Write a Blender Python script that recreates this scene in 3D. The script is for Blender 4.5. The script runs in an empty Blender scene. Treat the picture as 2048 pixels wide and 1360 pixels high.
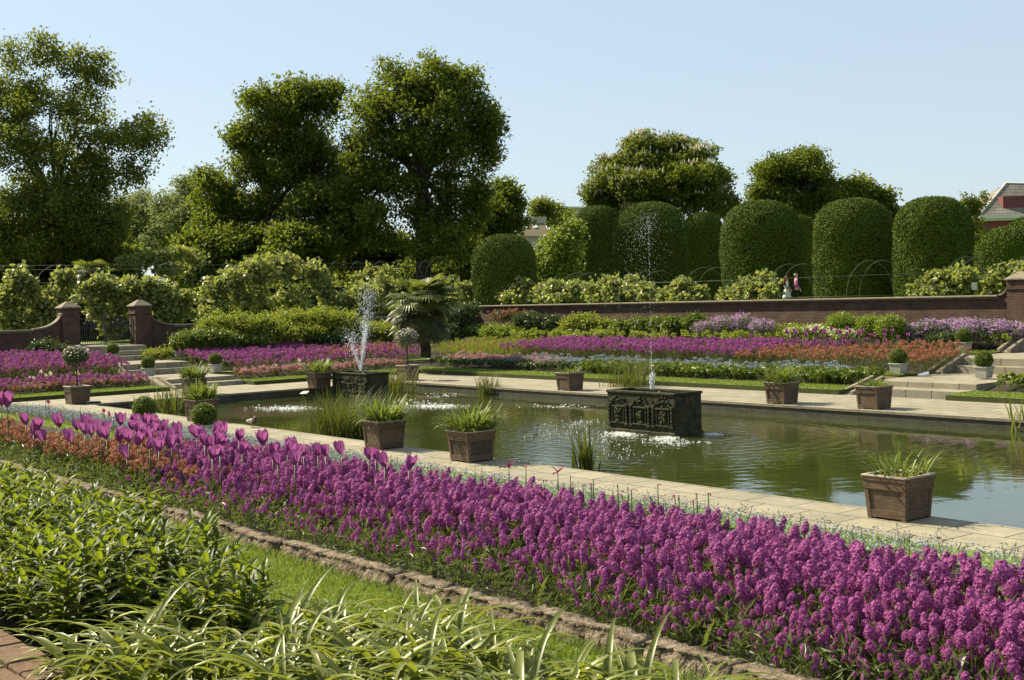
import bpy, math, random
import numpy as np
from mathutils import Vector

# ------------------------------------------------------------------ camera, light, exposure
scene = bpy.context.scene
H_EYE = 3.9
FPX = 2534.5
YAW, PITCH, ROLL = math.radians(51.467), math.radians(-1.914), math.radians(-1.588)
F = np.array([-math.sin(YAW) * math.cos(PITCH), math.cos(YAW) * math.cos(PITCH), math.sin(PITCH)])
R0 = np.array([math.cos(YAW), math.sin(YAW), 0.0])
U0 = np.cross(R0, F)
R = math.cos(ROLL) * R0 + math.sin(ROLL) * U0
U = -math.sin(ROLL) * R0 + math.cos(ROLL) * U0
EYE = np.array([0.0, 0.0, H_EYE])
cam_d = bpy.data.cameras.new("camera")
cam = bpy.data.objects.new("camera", cam_d)
scene.collection.objects.link(cam)
from mathutils import Matrix
cam.matrix_world = Matrix(((R[0], U[0], -F[0], 0), (R[1], U[1], -F[1], 0), (R[2], U[2], -F[2], H_EYE), (0, 0, 0, 1)))
cam_d.sensor_width = 36.0
cam_d.lens = FPX / 2048 * 36
cam_d.clip_start = 0.1
cam_d.clip_end = 3000
scene.camera = cam

SUN_TO = np.array([-0.95, -0.31])
SUN_EL = math.radians(42)
world = bpy.data.worlds.new("World")
scene.world = world
world.use_nodes = True
wn = world.node_tree
for n in list(wn.nodes):
    wn.nodes.remove(n)
sky = wn.nodes.new("ShaderNodeTexSky")
sky.sky_type = 'NISHITA'
sky.sun_disc = False
sky.sun_elevation = SUN_EL
sky.sun_rotation = math.atan2(SUN_TO[0], SUN_TO[1])
sky.altitude = 0
sky.air_density = 1.0
sky.dust_density = 0.9
sky.ozone_density = 1.6
bg = wn.nodes.new("ShaderNodeBackground")
bg.inputs["Strength"].default_value = 0.066
wo = wn.nodes.new("ShaderNodeOutputWorld")
haze_mix = wn.nodes.new("ShaderNodeMix"); haze_mix.data_type = 'RGBA'; haze_mix.inputs[0].default_value = 0.62
haze_mix.inputs[7].default_value = (4.6, 5.5, 6.15, 1)     # pale even summer haze over the whole sky
wn.links.new(sky.outputs[0], haze_mix.inputs[6]); wn.links.new(haze_mix.outputs[2], bg.inputs[0])
wn.links.new(bg.outputs[0], wo.inputs[0])
sun_d = bpy.data.lights.new("sun", 'SUN')
sun_d.energy = 5.0
sun_d.angle = math.radians(0.5)
sun_d.color = (1.0, 0.90, 0.66)
sun = bpy.data.objects.new("sun", sun_d)
scene.collection.objects.link(sun)
sd = np.array([SUN_TO[0] * math.cos(SUN_EL), SUN_TO[1] * math.cos(SUN_EL), math.sin(SUN_EL)])
sun.rotation_euler = Vector(sd).to_track_quat('Z', 'Y').to_euler()
scene.view_settings.view_transform = 'Standard'
scene.view_settings.look = 'None'
scene.view_settings.gamma = 1
scene.view_settings.exposure = 1.15
scene.render.engine = 'CYCLES'
scene.cycles.max_bounces = 6
scene.cycles.transparent_max_bounces = 6

# ------------------------------------------------------------------ from photograph pixels to places in the garden
def ray(px, py):
    return F + (px - 1024) / FPX * R - (py - 680) / FPX * U
def at(px, py, z=0.0):
    d = ray(px, py); return EYE + d * ((z - H_EYE) / d[2])
def atY(px, py, Y):
    d = ray(px, py); return EYE + d * (Y / d[1])
def atX(px, py, X):
    d = ray(px, py); return EYE + d * (X / d[0])
def atD(px, py, D):
    return EYE + ray(px, py) * D
def pix(P):
    d = np.asarray(P) - EYE; z = d @ F
    return 1024 + FPX * (d @ R) / z, 680 - FPX * (d @ U) / z, z

XL, YN, YF, XR = -51.6, 18.81, 33.89, -1.0
YC, XC = 26.35, -26.5
WALL_Y, WALL_X = 54.0, -71.5
PF = [(0, 0), (4.4, 0), (4.4, .18), (6.3, .18), (6.3, .2), (8.1, .38), (8.1, .5), (9.4, .5), (9.4, .55), (14.1, .95),
      (14.1, 1.05), (15.6, 1.05), (15.6, 1.1), (20.1, 1.5)]
PN = [(0, 0), (2.8, 0), (2.8, .18), (3.8, .18), (3.8, .2), (5.8, .45), (5.8, .55), (7.4, .55), (7.4, .6), (8.3, 1.05), (9.4, 1.22), (13.1, 1.6),
      (13.1, 1.6), (14.6, 1.6), (14.6, 1.62), (16.3, 1.75)]
def gz(x, y):
    if y < YN and x > XL - 1.0:
        p, d = PN, YN - y
    else:
        p, d = PF, max(y - YF, XL - x, x - XR, YN - y)
    return float(np.interp(d, [a + 1e-6 * i for i, (a, b) in enumerate(p)], [b for a, b in p]))
def on_ground(px, py, h, y0=5.6, y1=15.5):
    """the point on the pixel's line of sight that is h above the near beds"""
    best = None
    for Y in np.arange(y0, y1, .03):
        P = atY(px, py, Y); e = abs(P[2] - h - gz(P[0], P[1]))
        if best is None or e < best[0]: best = (e, P)
    return best[1]

# ------------------------------------------------------------------ materials
def new_mat(name):
    m = bpy.data.materials.new(name); m.use_nodes = True
    nt = m.node_tree
    for n in list(nt.nodes): nt.nodes.remove(n)
    out = nt.nodes.new("ShaderNodeOutputMaterial")
    b = nt.nodes.new("ShaderNodeBsdfPrincipled")
    nt.links.new(b.outputs[0], out.inputs[0])
    return m, nt, b, out
def rgba(c): return (c[0], c[1], c[2], 1)
def ramp(nt, fac, stops):
    r = nt.nodes.new("ShaderNodeValToRGB")
    el = r.color_ramp.elements
    while len(el) < len(stops): el.new(0.5)
    for e, (p, c) in zip(el, stops): e.position = p; e.color = rgba(c)
    nt.links.new(fac, r.inputs[0]); return r.outputs[0]
def noise(nt, vec, scale, detail=4, rough=.6):
    n = nt.nodes.new("ShaderNodeTexNoise"); n.inputs["Scale"].default_value = scale
    n.inputs["Detail"].default_value = detail; n.inputs["Roughness"].default_value = rough
    nt.links.new(vec, n.inputs["Vector"]); return n.outputs[0]
def pos(nt):
    return nt.nodes.new("ShaderNodeNewGeometry").outputs["Position"]
def objco(nt):
    return nt.nodes.new("ShaderNodeTexCoord").outputs["Object"]
def bump(nt, b, h, strength, dist=.05):
    n = nt.nodes.new("ShaderNodeBump"); n.inputs["Strength"].default_value = strength; n.inputs["Distance"].default_value = dist
    nt.links.new(h, n.inputs["Height"]); nt.links.new(n.outputs[0], b.inputs["Normal"]); return n
def noisy(name, stops, scale, rough=.8, bs=.3, bd=.03, detail=5, spec=.3, world=True, scale2=None):
    m, nt, b, o = new_mat(name)
    v = pos(nt) if world else objco(nt)
    f = noise(nt, v, scale, detail)
    c = ramp(nt, f, stops)
    nt.links.new(c, b.inputs["Base Color"])
    b.inputs["Roughness"].default_value = rough
    b.inputs["Specular IOR Level"].default_value = spec
    if bs: bump(nt, b, noise(nt, v, scale2 or scale * 4, 4), bs, bd)
    return m
def leafmat(name, c0, c1, trans=.35, tcol=None, rough=.45, spec=.35, midrib=False):
    """foliage: every leaf its own tint between c0 and c1, light passing through the blade"""
    m, nt, b, o = new_mat(name)
    g = nt.nodes.new("ShaderNodeNewGeometry")
    c = ramp(nt, g.outputs["Random Per Island"], [(0, c0), (1, c1)])
    nt.links.new(c, b.inputs["Base Color"])
    b.inputs["Roughness"].default_value = rough
    b.inputs["Specular IOR Level"].default_value = spec
    t = nt.nodes.new("ShaderNodeBsdfTranslucent")
    tc = tcol or (c1[0] * 1.5, c1[1] * 1.5, c1[2] * .8)
    t.inputs[0].default_value = rgba(tc)
    mx = nt.nodes.new("ShaderNodeMixShader"); mx.inputs[0].default_value = trans
    nt.links.new(b.outputs[0], mx.inputs[1]); nt.links.new(t.outputs[0], mx.inputs[2])
    nt.links.new(mx.outputs[0], o.inputs[0])
    return m
def plain(name, c, rough=.6, spec=.3, metal=0):
    m, nt, b, o = new_mat(name)
    f = noise(nt, pos(nt), 9, 4)
    cc = ramp(nt, f, [(.25, tuple(x * .8 for x in c)), (.75, tuple(min(1, x * 1.15) for x in c))])
    nt.links.new(cc, b.inputs["Base Color"])
    b.inputs["Roughness"].default_value = rough; b.inputs["Specular IOR Level"].default_value = spec
    b.inputs["Metallic"].default_value = metal
    return m
M = {}
def wallvec(nt):
    s = nt.nodes.new("ShaderNodeSeparateXYZ"); nt.links.new(pos(nt), s.inputs[0])
    a = nt.nodes.new("ShaderNodeMath"); a.operation = 'ADD'
    nt.links.new(s.outputs[0], a.inputs[0]); nt.links.new(s.outputs[1], a.inputs[1])
    c = nt.nodes.new("ShaderNodeCombineXYZ"); nt.links.new(a.outputs[0], c.inputs[0]); nt.links.new(s.outputs[2], c.inputs[1])
    return c.outputs[0]
def brickmat(name, c1, c2, cm, bw, bh, scale=1.0, mortar=.012, flat=False, stain=.5, bs=.4, rough=.85):
    m, nt, b, o = new_mat(name)
    v = pos(nt) if flat else wallvec(nt)
    t = nt.nodes.new("ShaderNodeTexBrick")
    t.inputs["Scale"].default_value = scale
    t.inputs["Brick Width"].default_value = bw; t.inputs["Row Height"].default_value = bh
    t.inputs["Mortar Size"].default_value = mortar
    t.inputs["Color1"].default_value = rgba(c1); t.inputs["Color2"].default_value = rgba(c2); t.inputs["Mortar"].default_value = rgba(cm)
    nt.links.new(v, t.inputs["Vector"])
    n = noise(nt, pos(nt), 1.3, 6, .7)
    k = ramp(nt, n, [(.3, (1 - stain,) * 3), (.65, (1, 1, 1))])
    mul = nt.nodes.new("ShaderNodeMix"); mul.data_type = 'RGBA'; mul.blend_type = 'MULTIPLY'; mul.inputs[0].default_value = 1
    nt.links.new(t.outputs["Color"], mul.inputs[6]); nt.links.new(k, mul.inputs[7])
    n2 = noise(nt, pos(nt), 14, 5, .7)
    k2 = ramp(nt, n2, [(.3, (.78, .76, .74)), (.7, (1.06, 1.05, 1.03))])
    mul2 = nt.nodes.new("ShaderNodeMix"); mul2.data_type = 'RGBA'; mul2.blend_type = 'MULTIPLY'; mul2.inputs[0].default_value = 1
    nt.links.new(mul.outputs[2], mul2.inputs[6]); nt.links.new(k2, mul2.inputs[7])
    nt.links.new(mul2.outputs[2], b.inputs["Base Color"])
    b.inputs["Roughness"].default_value = rough; b.inputs["Specular IOR Level"].default_value = .25
    inv = nt.nodes.new("ShaderNodeMath"); inv.operation = 'MULTIPLY_ADD'
    nt.links.new(t.outputs["Fac"], inv.inputs[0]); inv.inputs[1].default_value = -1.0
    nt.links.new(n2, inv.inputs[2])
    bump(nt, b, inv.outputs[0], bs, .015)
    return m
M['brick'] = brickmat('old red brick', (.135, .062, .04), (.08, .04, .028), (.15, .12, .095), .23, .075, mortar=.009, stain=.6)
M['paving'] = brickmat('york stone slabs', (.33, .295, .215), (.27, .245, .18), (.07, .06, .045), 1.05, .78, mortar=.016, flat=True, stain=.3, bs=.35)
M['coping'] = noisy('weathered stone coping', [(.3, (.13, .105, .075)), (.6, (.22, .185, .13)), (.8, (.09, .08, .05))], 5, .9, .5)
M['rough_stone'] = noisy('rough pitted kerb stone', [(.28, (.045, .034, .024)), (.45, (.15, .115, .08)), (.6, (.24, .19, .14)), (.78, (.13, .075, .05))], 7, .95, 1.0, .06, 8, .1, scale2=16)
M['soil'] = noisy('dark soil', [(.3, (.018, .014, .009)), (.7, (.045, .034, .022))], 12, .95, .6, .05)
M['lawn'] = noisy('mown lawn', [(.3, (.085, .125, .016)), (.55, (.13, .175, .022)), (.75, (.17, .21, .035))], 3.2, .8, .6, .03, 6, .15, scale2=60)
M['turf'] = noisy('turf edge', [(.3, (.03, .035, .01)), (.7, (.06, .07, .018))], 12, .95, .6)
M['grass'] = leafmat('grass blades', (.085, .13, .015), (.17, .22, .03), .3)
M['pond_wall'] = noisy('wet pond wall', [(.3, (.03, .03, .018)), (.7, (.07, .065, .04))], 4, .6, .4)
M['bark'] = noisy('dark bark', [(.3, (.018, .015, .011)), (.7, (.05, .042, .03))], 6, .95, .8)
M['iron'] = plain('black iron', (.012, .013, .012), .5, .4)
M['hoop'] = plain('pale green painted iron', (.06, .068, .04), .65, .2)
M['plank'] = noisy('pale worn plank', [(.3, (.5, .44, .36)), (.7, (.66, .6, .52))], 8, .7, .2)
M['white_pot'] = noisy('pale stone pot', [(.3, (.26, .255, .21)), (.6, (.36, .35, .3)), (.8, (.2, .2, .15))], 7, .85, .3, .01, scale2=40)
M['lead'] = noisy('dark weathered lead', [(.3, (.016, .018, .009)), (.55, (.04, .04, .02)), (.75, (.085, .075, .04))], 5, .75, .6, .02, 7, .12, scale2=22)
def woodmat():
    m, nt, b, o = new_mat('weathered oak')
    mp = nt.nodes.new("ShaderNodeMapping"); mp.inputs["Scale"].default_value = (3, 3, 26)
    nt.links.new(objco(nt), mp.inputs[0])
    n1 = noise(nt, mp.outputs[0], 1.6, 6, .65)
    oi = nt.nodes.new("ShaderNodeObjectInfo")
    c = ramp(nt, n1, [(.25, (.055, .038, .026)), (.5, (.115, .08, .053)), (.75, (.18, .132, .088))])
    n2 = noise(nt, pos(nt), 4, 4)
    k = ramp(nt, n2, [(.3, (.7, .72, .68)), (.7, (1.1, 1.05, 1))])
    mul = nt.nodes.new("ShaderNodeMix"); mul.data_type = 'RGBA'; mul.blend_type = 'MULTIPLY'; mul.inputs[0].default_value = 1
    nt.links.new(c, mul.inputs[6]); nt.links.new(k, mul.inputs[7])
    kr = ramp(nt, oi.outputs["Random"], [(0, (.68, .7, .66)), (.5, (1, .97, .93)), (1, (1.2, 1.12, 1.05))])
    mul3 = nt.nodes.new("ShaderNodeMix"); mul3.data_type = 'RGBA'; mul3.blend_type = 'MULTIPLY'; mul3.inputs[0].default_value = 1
    nt.links.new(mul.outputs[2], mul3.inputs[6]); nt.links.new(kr, mul3.inputs[7])
    nt.links.new(mul3.outputs[2], b.inputs["Base Color"])
    b.inputs["Roughness"].default_value = .7; b.inputs["Specular IOR Level"].default_value = .3
    bump(nt, b, n1, .35, .01)
    return m
M['wood'] = woodmat()
M['wood_rim'] = noisy('bleached oak rim', [(.3, (.25, .2, .15)), (.7, (.42, .36, .29))], 10, .7, .3)
M['slate'] = brickmat('roof slates', (.20, .18, .15), (.26, .24, .2), (.1, .09, .07), .5, .3, mortar=.02, stain=.3)
M['pale_wall'] = plain('pale render', (.42, .4, .34), .8)
M['white'] = plain('white paint', (.55, .54, .5), .6, .2)
M['glass'] = plain('sky coloured roof glass', (.5, .6, .65), .1, .9)  # sky reflection put into the pale blue base colour
M['house_brick'] = brickmat('deep red house brick', (.22, .05, .055), (.17, .04, .045), (.2, .14, .12), .23, .075, mortar=.008, stain=.25)
# foliage
LM = leafmat
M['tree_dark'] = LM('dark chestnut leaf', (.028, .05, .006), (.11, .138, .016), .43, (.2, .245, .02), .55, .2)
M['tree_mid'] = LM('plane leaf', (.05, .066, .012), (.14, .16, .028), .45, (.22, .255, .03), .55, .2)
M['tree_hazed'] = LM('haze paled leaf', (.13, .155, .055), (.22, .25, .1), .35, (.26, .3, .09), .55, .2)  # distance haze put into the leaf colour as a paler green
M['tree_lime'] = LM('fresh spring leaf', (.1, .14, .018), (.2, .25, .04), .35, (.3, .36, .04))
M['vine'] = LM('lime leaf', (.10, .125, .018), (.27, .29, .11), .42, (.32, .35, .07), .42, .4)
M['topiary'] = LM('clipped yew', (.055, .084, .008), (.098, .138, .016), .04, None, .65, .12)
M['topiary_core'] = plain('shaded yew twigs', (.012, .018, .006), .95, .05)  # near black: the shade inside the foliage is put into this colour
M['box'] = LM('box leaf', (.055, .088, .01), (.14, .18, .024), .25)
M['shrub'] = LM('soft green shrub', (.085, .11, .013), (.2, .23, .035), .45)
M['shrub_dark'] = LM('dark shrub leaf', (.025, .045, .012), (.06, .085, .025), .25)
M['lime_low'] = LM('yellow green leaf', (.11, .16, .015), (.19, .24, .03), .3)
M['silver'] = LM('grey green leaf', (.075, .09, .06), (.16, .175, .12), .2)
M['stemleaf'] = LM('wallflower leaf', (.045, .065, .022), (.11, .135, .045), .35)
M['strap'] = LM('strap leaf', (.075, .105, .018), (.17, .21, .045), .3, (.22, .27, .03), .5, .3)
M['lily'] = LM('daylily blade', (.065, .09, .009), (.23, .245, .06), .35, (.28, .32, .03), .4, .4)
M['peren'] = LM('perennial leaf', (.018, .036, .003), (.105, .138, .013), .4, (.25, .31, .016), .5, .28)
M['reed'] = LM('reed blade', (.022, .034, .006), (.11, .125, .03), .3, None, .5, .25)
M['palm'] = LM('fan palm blade', (.045, .07, .01), (.14, .165, .035), .4, None, .4, .4)
M['palm_old'] = LM('dull palm blade', (.025, .035, .01), (.09, .1, .035), .3, None, .45, .3)
PT = lambda n, a, b, t=.3: LM(n, a, b, t, (b[0] * 1.1, b[1] * 1.1, b[2] * 1.1), .6, .15)
M['mauve'] = PT('mauve petal', (.135, .021, .1), (.45, .125, .345))
M['mauve_deep'] = PT('older mauve petal', (.12, .022, .105), (.33, .095, .29))
M['magenta'] = PT('far magenta petal', (.15, .026, .115), (.35, .09, .28))
M['orange'] = PT('apricot petal', (.2, .075, .038), (.36, .16, .09))
M['pink'] = PT('pink petal', (.34, .14, .17), (.48, .26, .28))
M['blue'] = PT('pale blue petal', (.15, .185, .21), (.3, .345, .37), .15)
M['lilac'] = PT('lilac petal', (.34, .16, .36), (.52, .32, .52))
M['cream'] = PT('cream petal', (.6, .58, .3), (.75, .72, .48))
M['candle'] = PT('chestnut blossom', (.5, .46, .36), (.7, .62, .52))
M['tulip'] = PT('purple tulip petal', (.11, .018, .08), (.36, .1, .29), .35)
M['tulip_dead'] = PT('withered tulip petal', (.16, .015, .06), (.28, .03, .11), .2)
M['tulip_stem'] = LM('tulip stem', (.04, .065, .02), (.08, .11, .03), .1)
M['spray'] = None
def spraymat():
    m, nt, b, o = new_mat('water droplets')
    b.inputs["Base Color"].default_value = (.85, .88, .9, 1); b.inputs["Roughness"].default_value = .15
    t = nt.nodes.new("ShaderNodeBsdfTranslucent"); t.inputs[0].default_value = (.9, .92, .95, 1)
    mx = nt.nodes.new("ShaderNodeMixShader"); mx.inputs[0].default_value = .5
    nt.links.new(b.outputs[0], mx.inputs[1]); nt.links.new(t.outputs[0], mx.inputs[2]); nt.links.new(mx.outputs[0], o.inputs[0])
    return m
M['spray'] = spraymat()

# ------------------------------------------------------------------ mesh helpers
COL = scene.collection
class MB:
    """collects geometry for ONE mesh object"""
    def __init__(s): s.v = []; s.f = []; s.n = 0; s.mi = []; s.sm = []
    def add(s, V, Q, mi=0, smooth=False):
        V = np.asarray(V, float).reshape(-1, 3)
        if not len(V): return s
        if isinstance(Q, np.ndarray):
            s.f.append((Q + s.n)); k = len(Q)
            s.mi.append(np.full(k, mi)); s.sm.append(np.full(k, smooth))
        else:
            by = {}
            for q in Q: by.setdefault(len(q), []).append(q)
            for k, qs in by.items():
                s.f.append(np.array(qs, int) + s.n)
                s.mi.append(np.full(len(qs), mi)); s.sm.append(np.full(len(qs), smooth))
        s.v.append(V); s.n += len(V); return s
    def mesh(s, name, mats):
        me = bpy.data.meshes.new(name)
        V = np.concatenate(s.v)
        me.vertices.add(len(V)); me.vertices.foreach_set("co", V.ravel().astype(np.float32))
        loops = np.concatenate([f.ravel() for f in s.f])
        sizes = np.concatenate([np.full(len(f), f.shape[1]) for f in s.f])
        me.loops.add(len(loops)); me.loops.foreach_set("vertex_index", loops.astype(np.int32))
        me.polygons.add(len(sizes))
        st = np.concatenate([[0], np.cumsum(sizes)[:-1]])
        me.polygons.foreach_set("loop_start", st.astype(np.int32))
        for m in (mats if isinstance(mats, (list, tuple)) else [mats]): me.materials.append(m)
        me.polygons.foreach_set("material_index", np.concatenate(s.mi).astype(np.int32))
        me.polygons.foreach_set("use_smooth", np.concatenate(s.sm).astype(bool))
        me.update(calc_edges=True); me.validate()
        return me
    def build(s, name, mats, parent=None, loc=None):
        o = bpy.data.objects.new(name, s.mesh(name, mats)); COL.objects.link(o)
        if parent: o.parent = parent
        if loc is not None: o.location = loc
        return o
    # solids
    def box(s, x0, x1, y0, y1, z0, z1, mi=0):
        V = [(x, y, z) for z in (z0, z1) for y in (y0, y1) for x in (x0, x1)]
        return s.add(V, [(0, 2, 3, 1), (4, 5, 7, 6), (0, 1, 5, 4), (2, 6, 7, 3), (0, 4, 6, 2), (1, 3, 7, 5)], mi)
    def bbox(s, x0, x1, y0, y1, z0, z1, b=.01, mi=0):
        """box with chamfered edges"""
        bm = []
        V = []
        for (x, sx) in ((x0, 1), (x1, -1)):
            for (y, sy) in ((y0, 1), (y1, -1)):
                for (z, sz) in ((z0, 1), (z1, -1)):
                    V += [(x + sx * b, y + sy * b, z), (x + sx * b, y, z + sz * b), (x, y + sy * b, z + sz * b)]
        idx = lambda i, j, k, a: 3 * (4 * i + 2 * j + k) + a   # a: 0 = z face, 1 = y face, 2 = x face
        Q = []
        for k in (0, 1):
            q = [idx(0, 0, k, 0), idx(1, 0, k, 0), idx(1, 1, k, 0), idx(0, 1, k, 0)]; Q.append(q if k else q[::-1])
        for j in (0, 1):
            q = [idx(0, j, 0, 1), idx(1, j, 0, 1), idx(1, j, 1, 1), idx(0, j, 1, 1)]; Q.append(q[::-1] if j else q)
        for i in (0, 1):
            q = [idx(i, 0, 0, 2), idx(i, 1, 0, 2), idx(i, 1, 1, 2), idx(i, 0, 1, 2)]; Q.append(q if i else q[::-1])
        for i in (0, 1):
            for j in (0, 1): Q.append([idx(i, j, 0, 1), idx(i, j, 1, 1), idx(i, j, 1, 2), idx(i, j, 0, 2)])
            for k in (0, 1): Q.append([idx(i, 0, k, 0), idx(i, 1, k, 0), idx(i, 1, k, 2), idx(i, 0, k, 2)])
        for j in (0, 1):
            for k in (0, 1): Q.append([idx(0, j, k, 0), idx(1, j, k, 0), idx(1, j, k, 1), idx(0, j, k, 1)])
        for i in (0, 1):
            for j in (0, 1):
                for k in (0, 1): Q.append([idx(i, j, k, 0), idx(i, j, k, 1), idx(i, j, k, 2)])
        return s.add(V, Q, mi)
    def hexa(s, low, top, z0, z1, mi=0):
        """frustum between two rectangles (x0, x1, y0, y1)"""
        V = [(low[i], low[j], z0) for j in (2, 3) for i in (0, 1)] + [(top[i], top[j], z1) for j in (2, 3) for i in (0, 1)]
        return s.add(V, [(0, 2, 3, 1), (4, 5, 7, 6), (0, 1, 5, 4), (2, 6, 7, 3), (0, 4, 6, 2), (1, 3, 7, 5)], mi)
    def tube(s, path, rad, n=8, mi=0, cap=True):
        P = np.asarray(path, float); m = len(P)
        rad = np.broadcast_to(np.asarray(rad, float), (m,))
        T = np.gradient(P, axis=0); T /= np.linalg.norm(T, axis=1)[:, None] + 1e-9
        ref = np.array([0, 0, 1.0]) if abs(T[0][2]) < .9 else np.array([1.0, 0, 0])
        A = np.cross(T, ref); A /= np.linalg.norm(A, axis=1)[:, None] + 1e-9
        B = np.cross(T, A)
        th = np.arange(n) * 2 * math.pi / n
        V = P[:, None] + rad[:, None, None] * (np.cos(th)[None, :, None] * A[:, None] + np.sin(th)[None, :, None] * B[:, None])
        Q = [(i * n + j, i * n + (j + 1) % n, (i + 1) * n + (j + 1) % n, (i + 1) * n + j) for i in range(m - 1) for j in range(n)]
        if cap: Q += [tuple(range(n))[::-1], tuple(range((m - 1) * n, m * n))]
        return s.add(V.reshape(-1, 3), Q, mi, True)
    def lathe(s, prof, c=(0, 0, 0), n=16, mi=0):
        V = [(c[0] + r * math.cos(t), c[1] + r * math.sin(t), c[2] + z) for r, z in prof for t in [k * 2 * math.pi / n for k in range(n)]]
        m = len(prof)
        Q = [(i * n + j, i * n + (j + 1) % n, (i + 1) * n + (j + 1) % n, (i + 1) * n + j) for i in range(m - 1) for j in range(n)]
        return s.add(V, Q, mi, True)
    def ball(s, c, r, n=12, mi=0, sq=(1, 1, 1)):
        c = np.array(c)
        prof = [(r * math.sin(a), -r * math.cos(a)) for a in np.linspace(.02, math.pi - .02, n // 2 + 1)]
        k = s.n
        s.lathe(prof, (0, 0, 0), n, mi)
        s.v[-1] = s.v[-1] * np.array(sq) + c
        return s
def nrm(a): return a / (np.linalg.norm(a, axis=-1, keepdims=True) + 1e-9)
def leaf_quads(rng, P, Dr, Nn, L, W):
    """rhombic leaves: base at P, blade along Dr, folded a little about the midrib"""
    n = len(P)
    S = nrm(np.cross(Dr, Nn)); Nn = np.cross(S, Dr)
    L = np.broadcast_to(L, (n,))[:, None]; W = np.broadcast_to(W, (n,))[:, None]
    mid = P + Dr * L * .45
    V = np.stack([P, mid + S * W * .5 + Nn * W * .12, P + Dr * L - Nn * L * .1, mid - S * W * .5 + Nn * W * .12], 1)
    Q = (np.arange(n) * 4)[:, None] + np.arange(4)[None]
    return V.reshape(-1, 3), Q
def rdir(rng, n, up=0.0):
    d = rng.normal(size=(n, 3)); d = nrm(d); d[:, 2] += up; return nrm(d)
def clump_leaves(rng, C, per, cr, L, W, up=.5, droop=.3, flat=.7):
    n = len(C) * per
    P = np.repeat(C, per, 0) + rng.normal(size=(n, 3)) * cr * np.array([1, 1, flat])
    N = rdir(rng, n, up)
    D = rdir(rng, n); D[:, 2] -= droop; D = nrm(D - (D * N).sum(1)[:, None] * N)
    s = rng.uniform(.65, 1.3, n)
    return leaf_quads(rng, P, D, N, L * s, W * s)
def blades(rng, base, az, th0, bend, L, W, k=6, taper=.6, keel=0.0):
    """arching grass or strap blades, k segments each"""
    n = len(base)
    th0, bend, L, W, az = (np.broadcast_to(np.asarray(a, float), (n,)) for a in (th0, bend, L, W, az))
    P = np.array(base, float); H = np.stack([np.cos(az), np.sin(az), np.zeros(n)], 1)
    S = np.stack([-np.sin(az), np.cos(az), np.zeros(n)], 1)
    rows = []
    for i in range(k + 1):
        t = i / k
        w = W * (1 - max(0, (t - taper) / (1 - taper)) ** 1.3 * .97) * (.75 + .25 * min(1, t * 4))
        up = np.stack([np.zeros(n)] * 2 + [np.ones(n)], 1)
        th = th0 + bend * t ** 1.3
        nn_ = up * np.sin(th)[:, None] - H * np.cos(th)[:, None]
        lift = nn_ * w[:, None] * keel
        if keel: rows.append(np.stack([P - S * w[:, None] * .5 + lift, P, P + S * w[:, None] * .5 + lift], 1))
        else: rows.append(np.stack([P - S * w[:, None] * .5, P + S * w[:, None] * .5], 1))
        P = P + (H * np.sin(th)[:, None] + up * np.cos(th)[:, None]) * (L / k)[:, None]
    V = np.stack(rows, 1)     # n, k+1, 2 or 3, 3
    if keel:
        b = (np.arange(n) * (k + 1) * 3)[:, None, None, None]; i = (np.arange(k) * 3)[None, :, None, None]
        Q = (b + i + np.array([[0, 1, 4, 3], [1, 2, 5, 4]])[None, None]).reshape(-1, 4)
        return V.reshape(-1, 3), Q
    b = (np.arange(n) * (k + 1) * 2)[:, None, None]
    i = (np.arange(k) * 2)[None, :, None]
    Q = (b + i + np.array([0, 1, 3, 2])[None, None]).reshape(-1, 4)
    return V.reshape(-1, 3), Q
def instanced(rng, tv, tq, P, rot=True, scale=(.8, 1.2), tilt=.12, mul=1.0):
    """copies of one small shape merged into one array"""
    n, m = len(P), len(tv)
    a = rng.uniform(0, 2 * math.pi, n) if rot else np.zeros(n)
    s = rng.uniform(scale[0], scale[1], n) * mul
    ca, sa = np.cos(a), np.sin(a)
    X = tv[None, :, 0] * ca[:, None] - tv[None, :, 1] * sa[:, None]
    Y = tv[None, :, 0] * sa[:, None] + tv[None, :, 1] * ca[:, None]
    Z = np.repeat(tv[None, :, 2], n, 0)
    tx, ty = rng.normal(size=n) * tilt, rng.normal(size=n) * tilt
    V = np.stack([X + Z * tx[:, None], Y + Z * ty[:, None], Z], 2) * s[:, None, None] + P[:, None]
    Q = (tq[None] + (np.arange(n) * m)[:, None, None]).reshape(-1, tq.shape[1])
    return V.reshape(-1, 3), Q
def empty(name, loc=(0, 0, 0), rz=0):
    o = bpy.data.objects.new(name, None); COL.objects.link(o); o.location = loc; o.rotation_euler = (0, 0, rz); return o
def tag(o, label=None, cat=None, group=None, kind=None):
    if label: o['label'] = label
    if cat: o['category'] = cat
    if group: o['group'] = group
    if kind: o['kind'] = kind
    return o
def copy_tree(o, parent=None):
    c = o.copy(); COL.objects.link(c)
    if parent: c.parent = parent
    for ch in list(o.children): copy_tree(ch, c)
    return c
def struct(mb, name, mats): return tag(mb.build(name, mats), kind='structure')
def stuff(mb, name, mats, label, cat): return tag(mb.build(name, mats), label, cat, kind='stuff')

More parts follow.
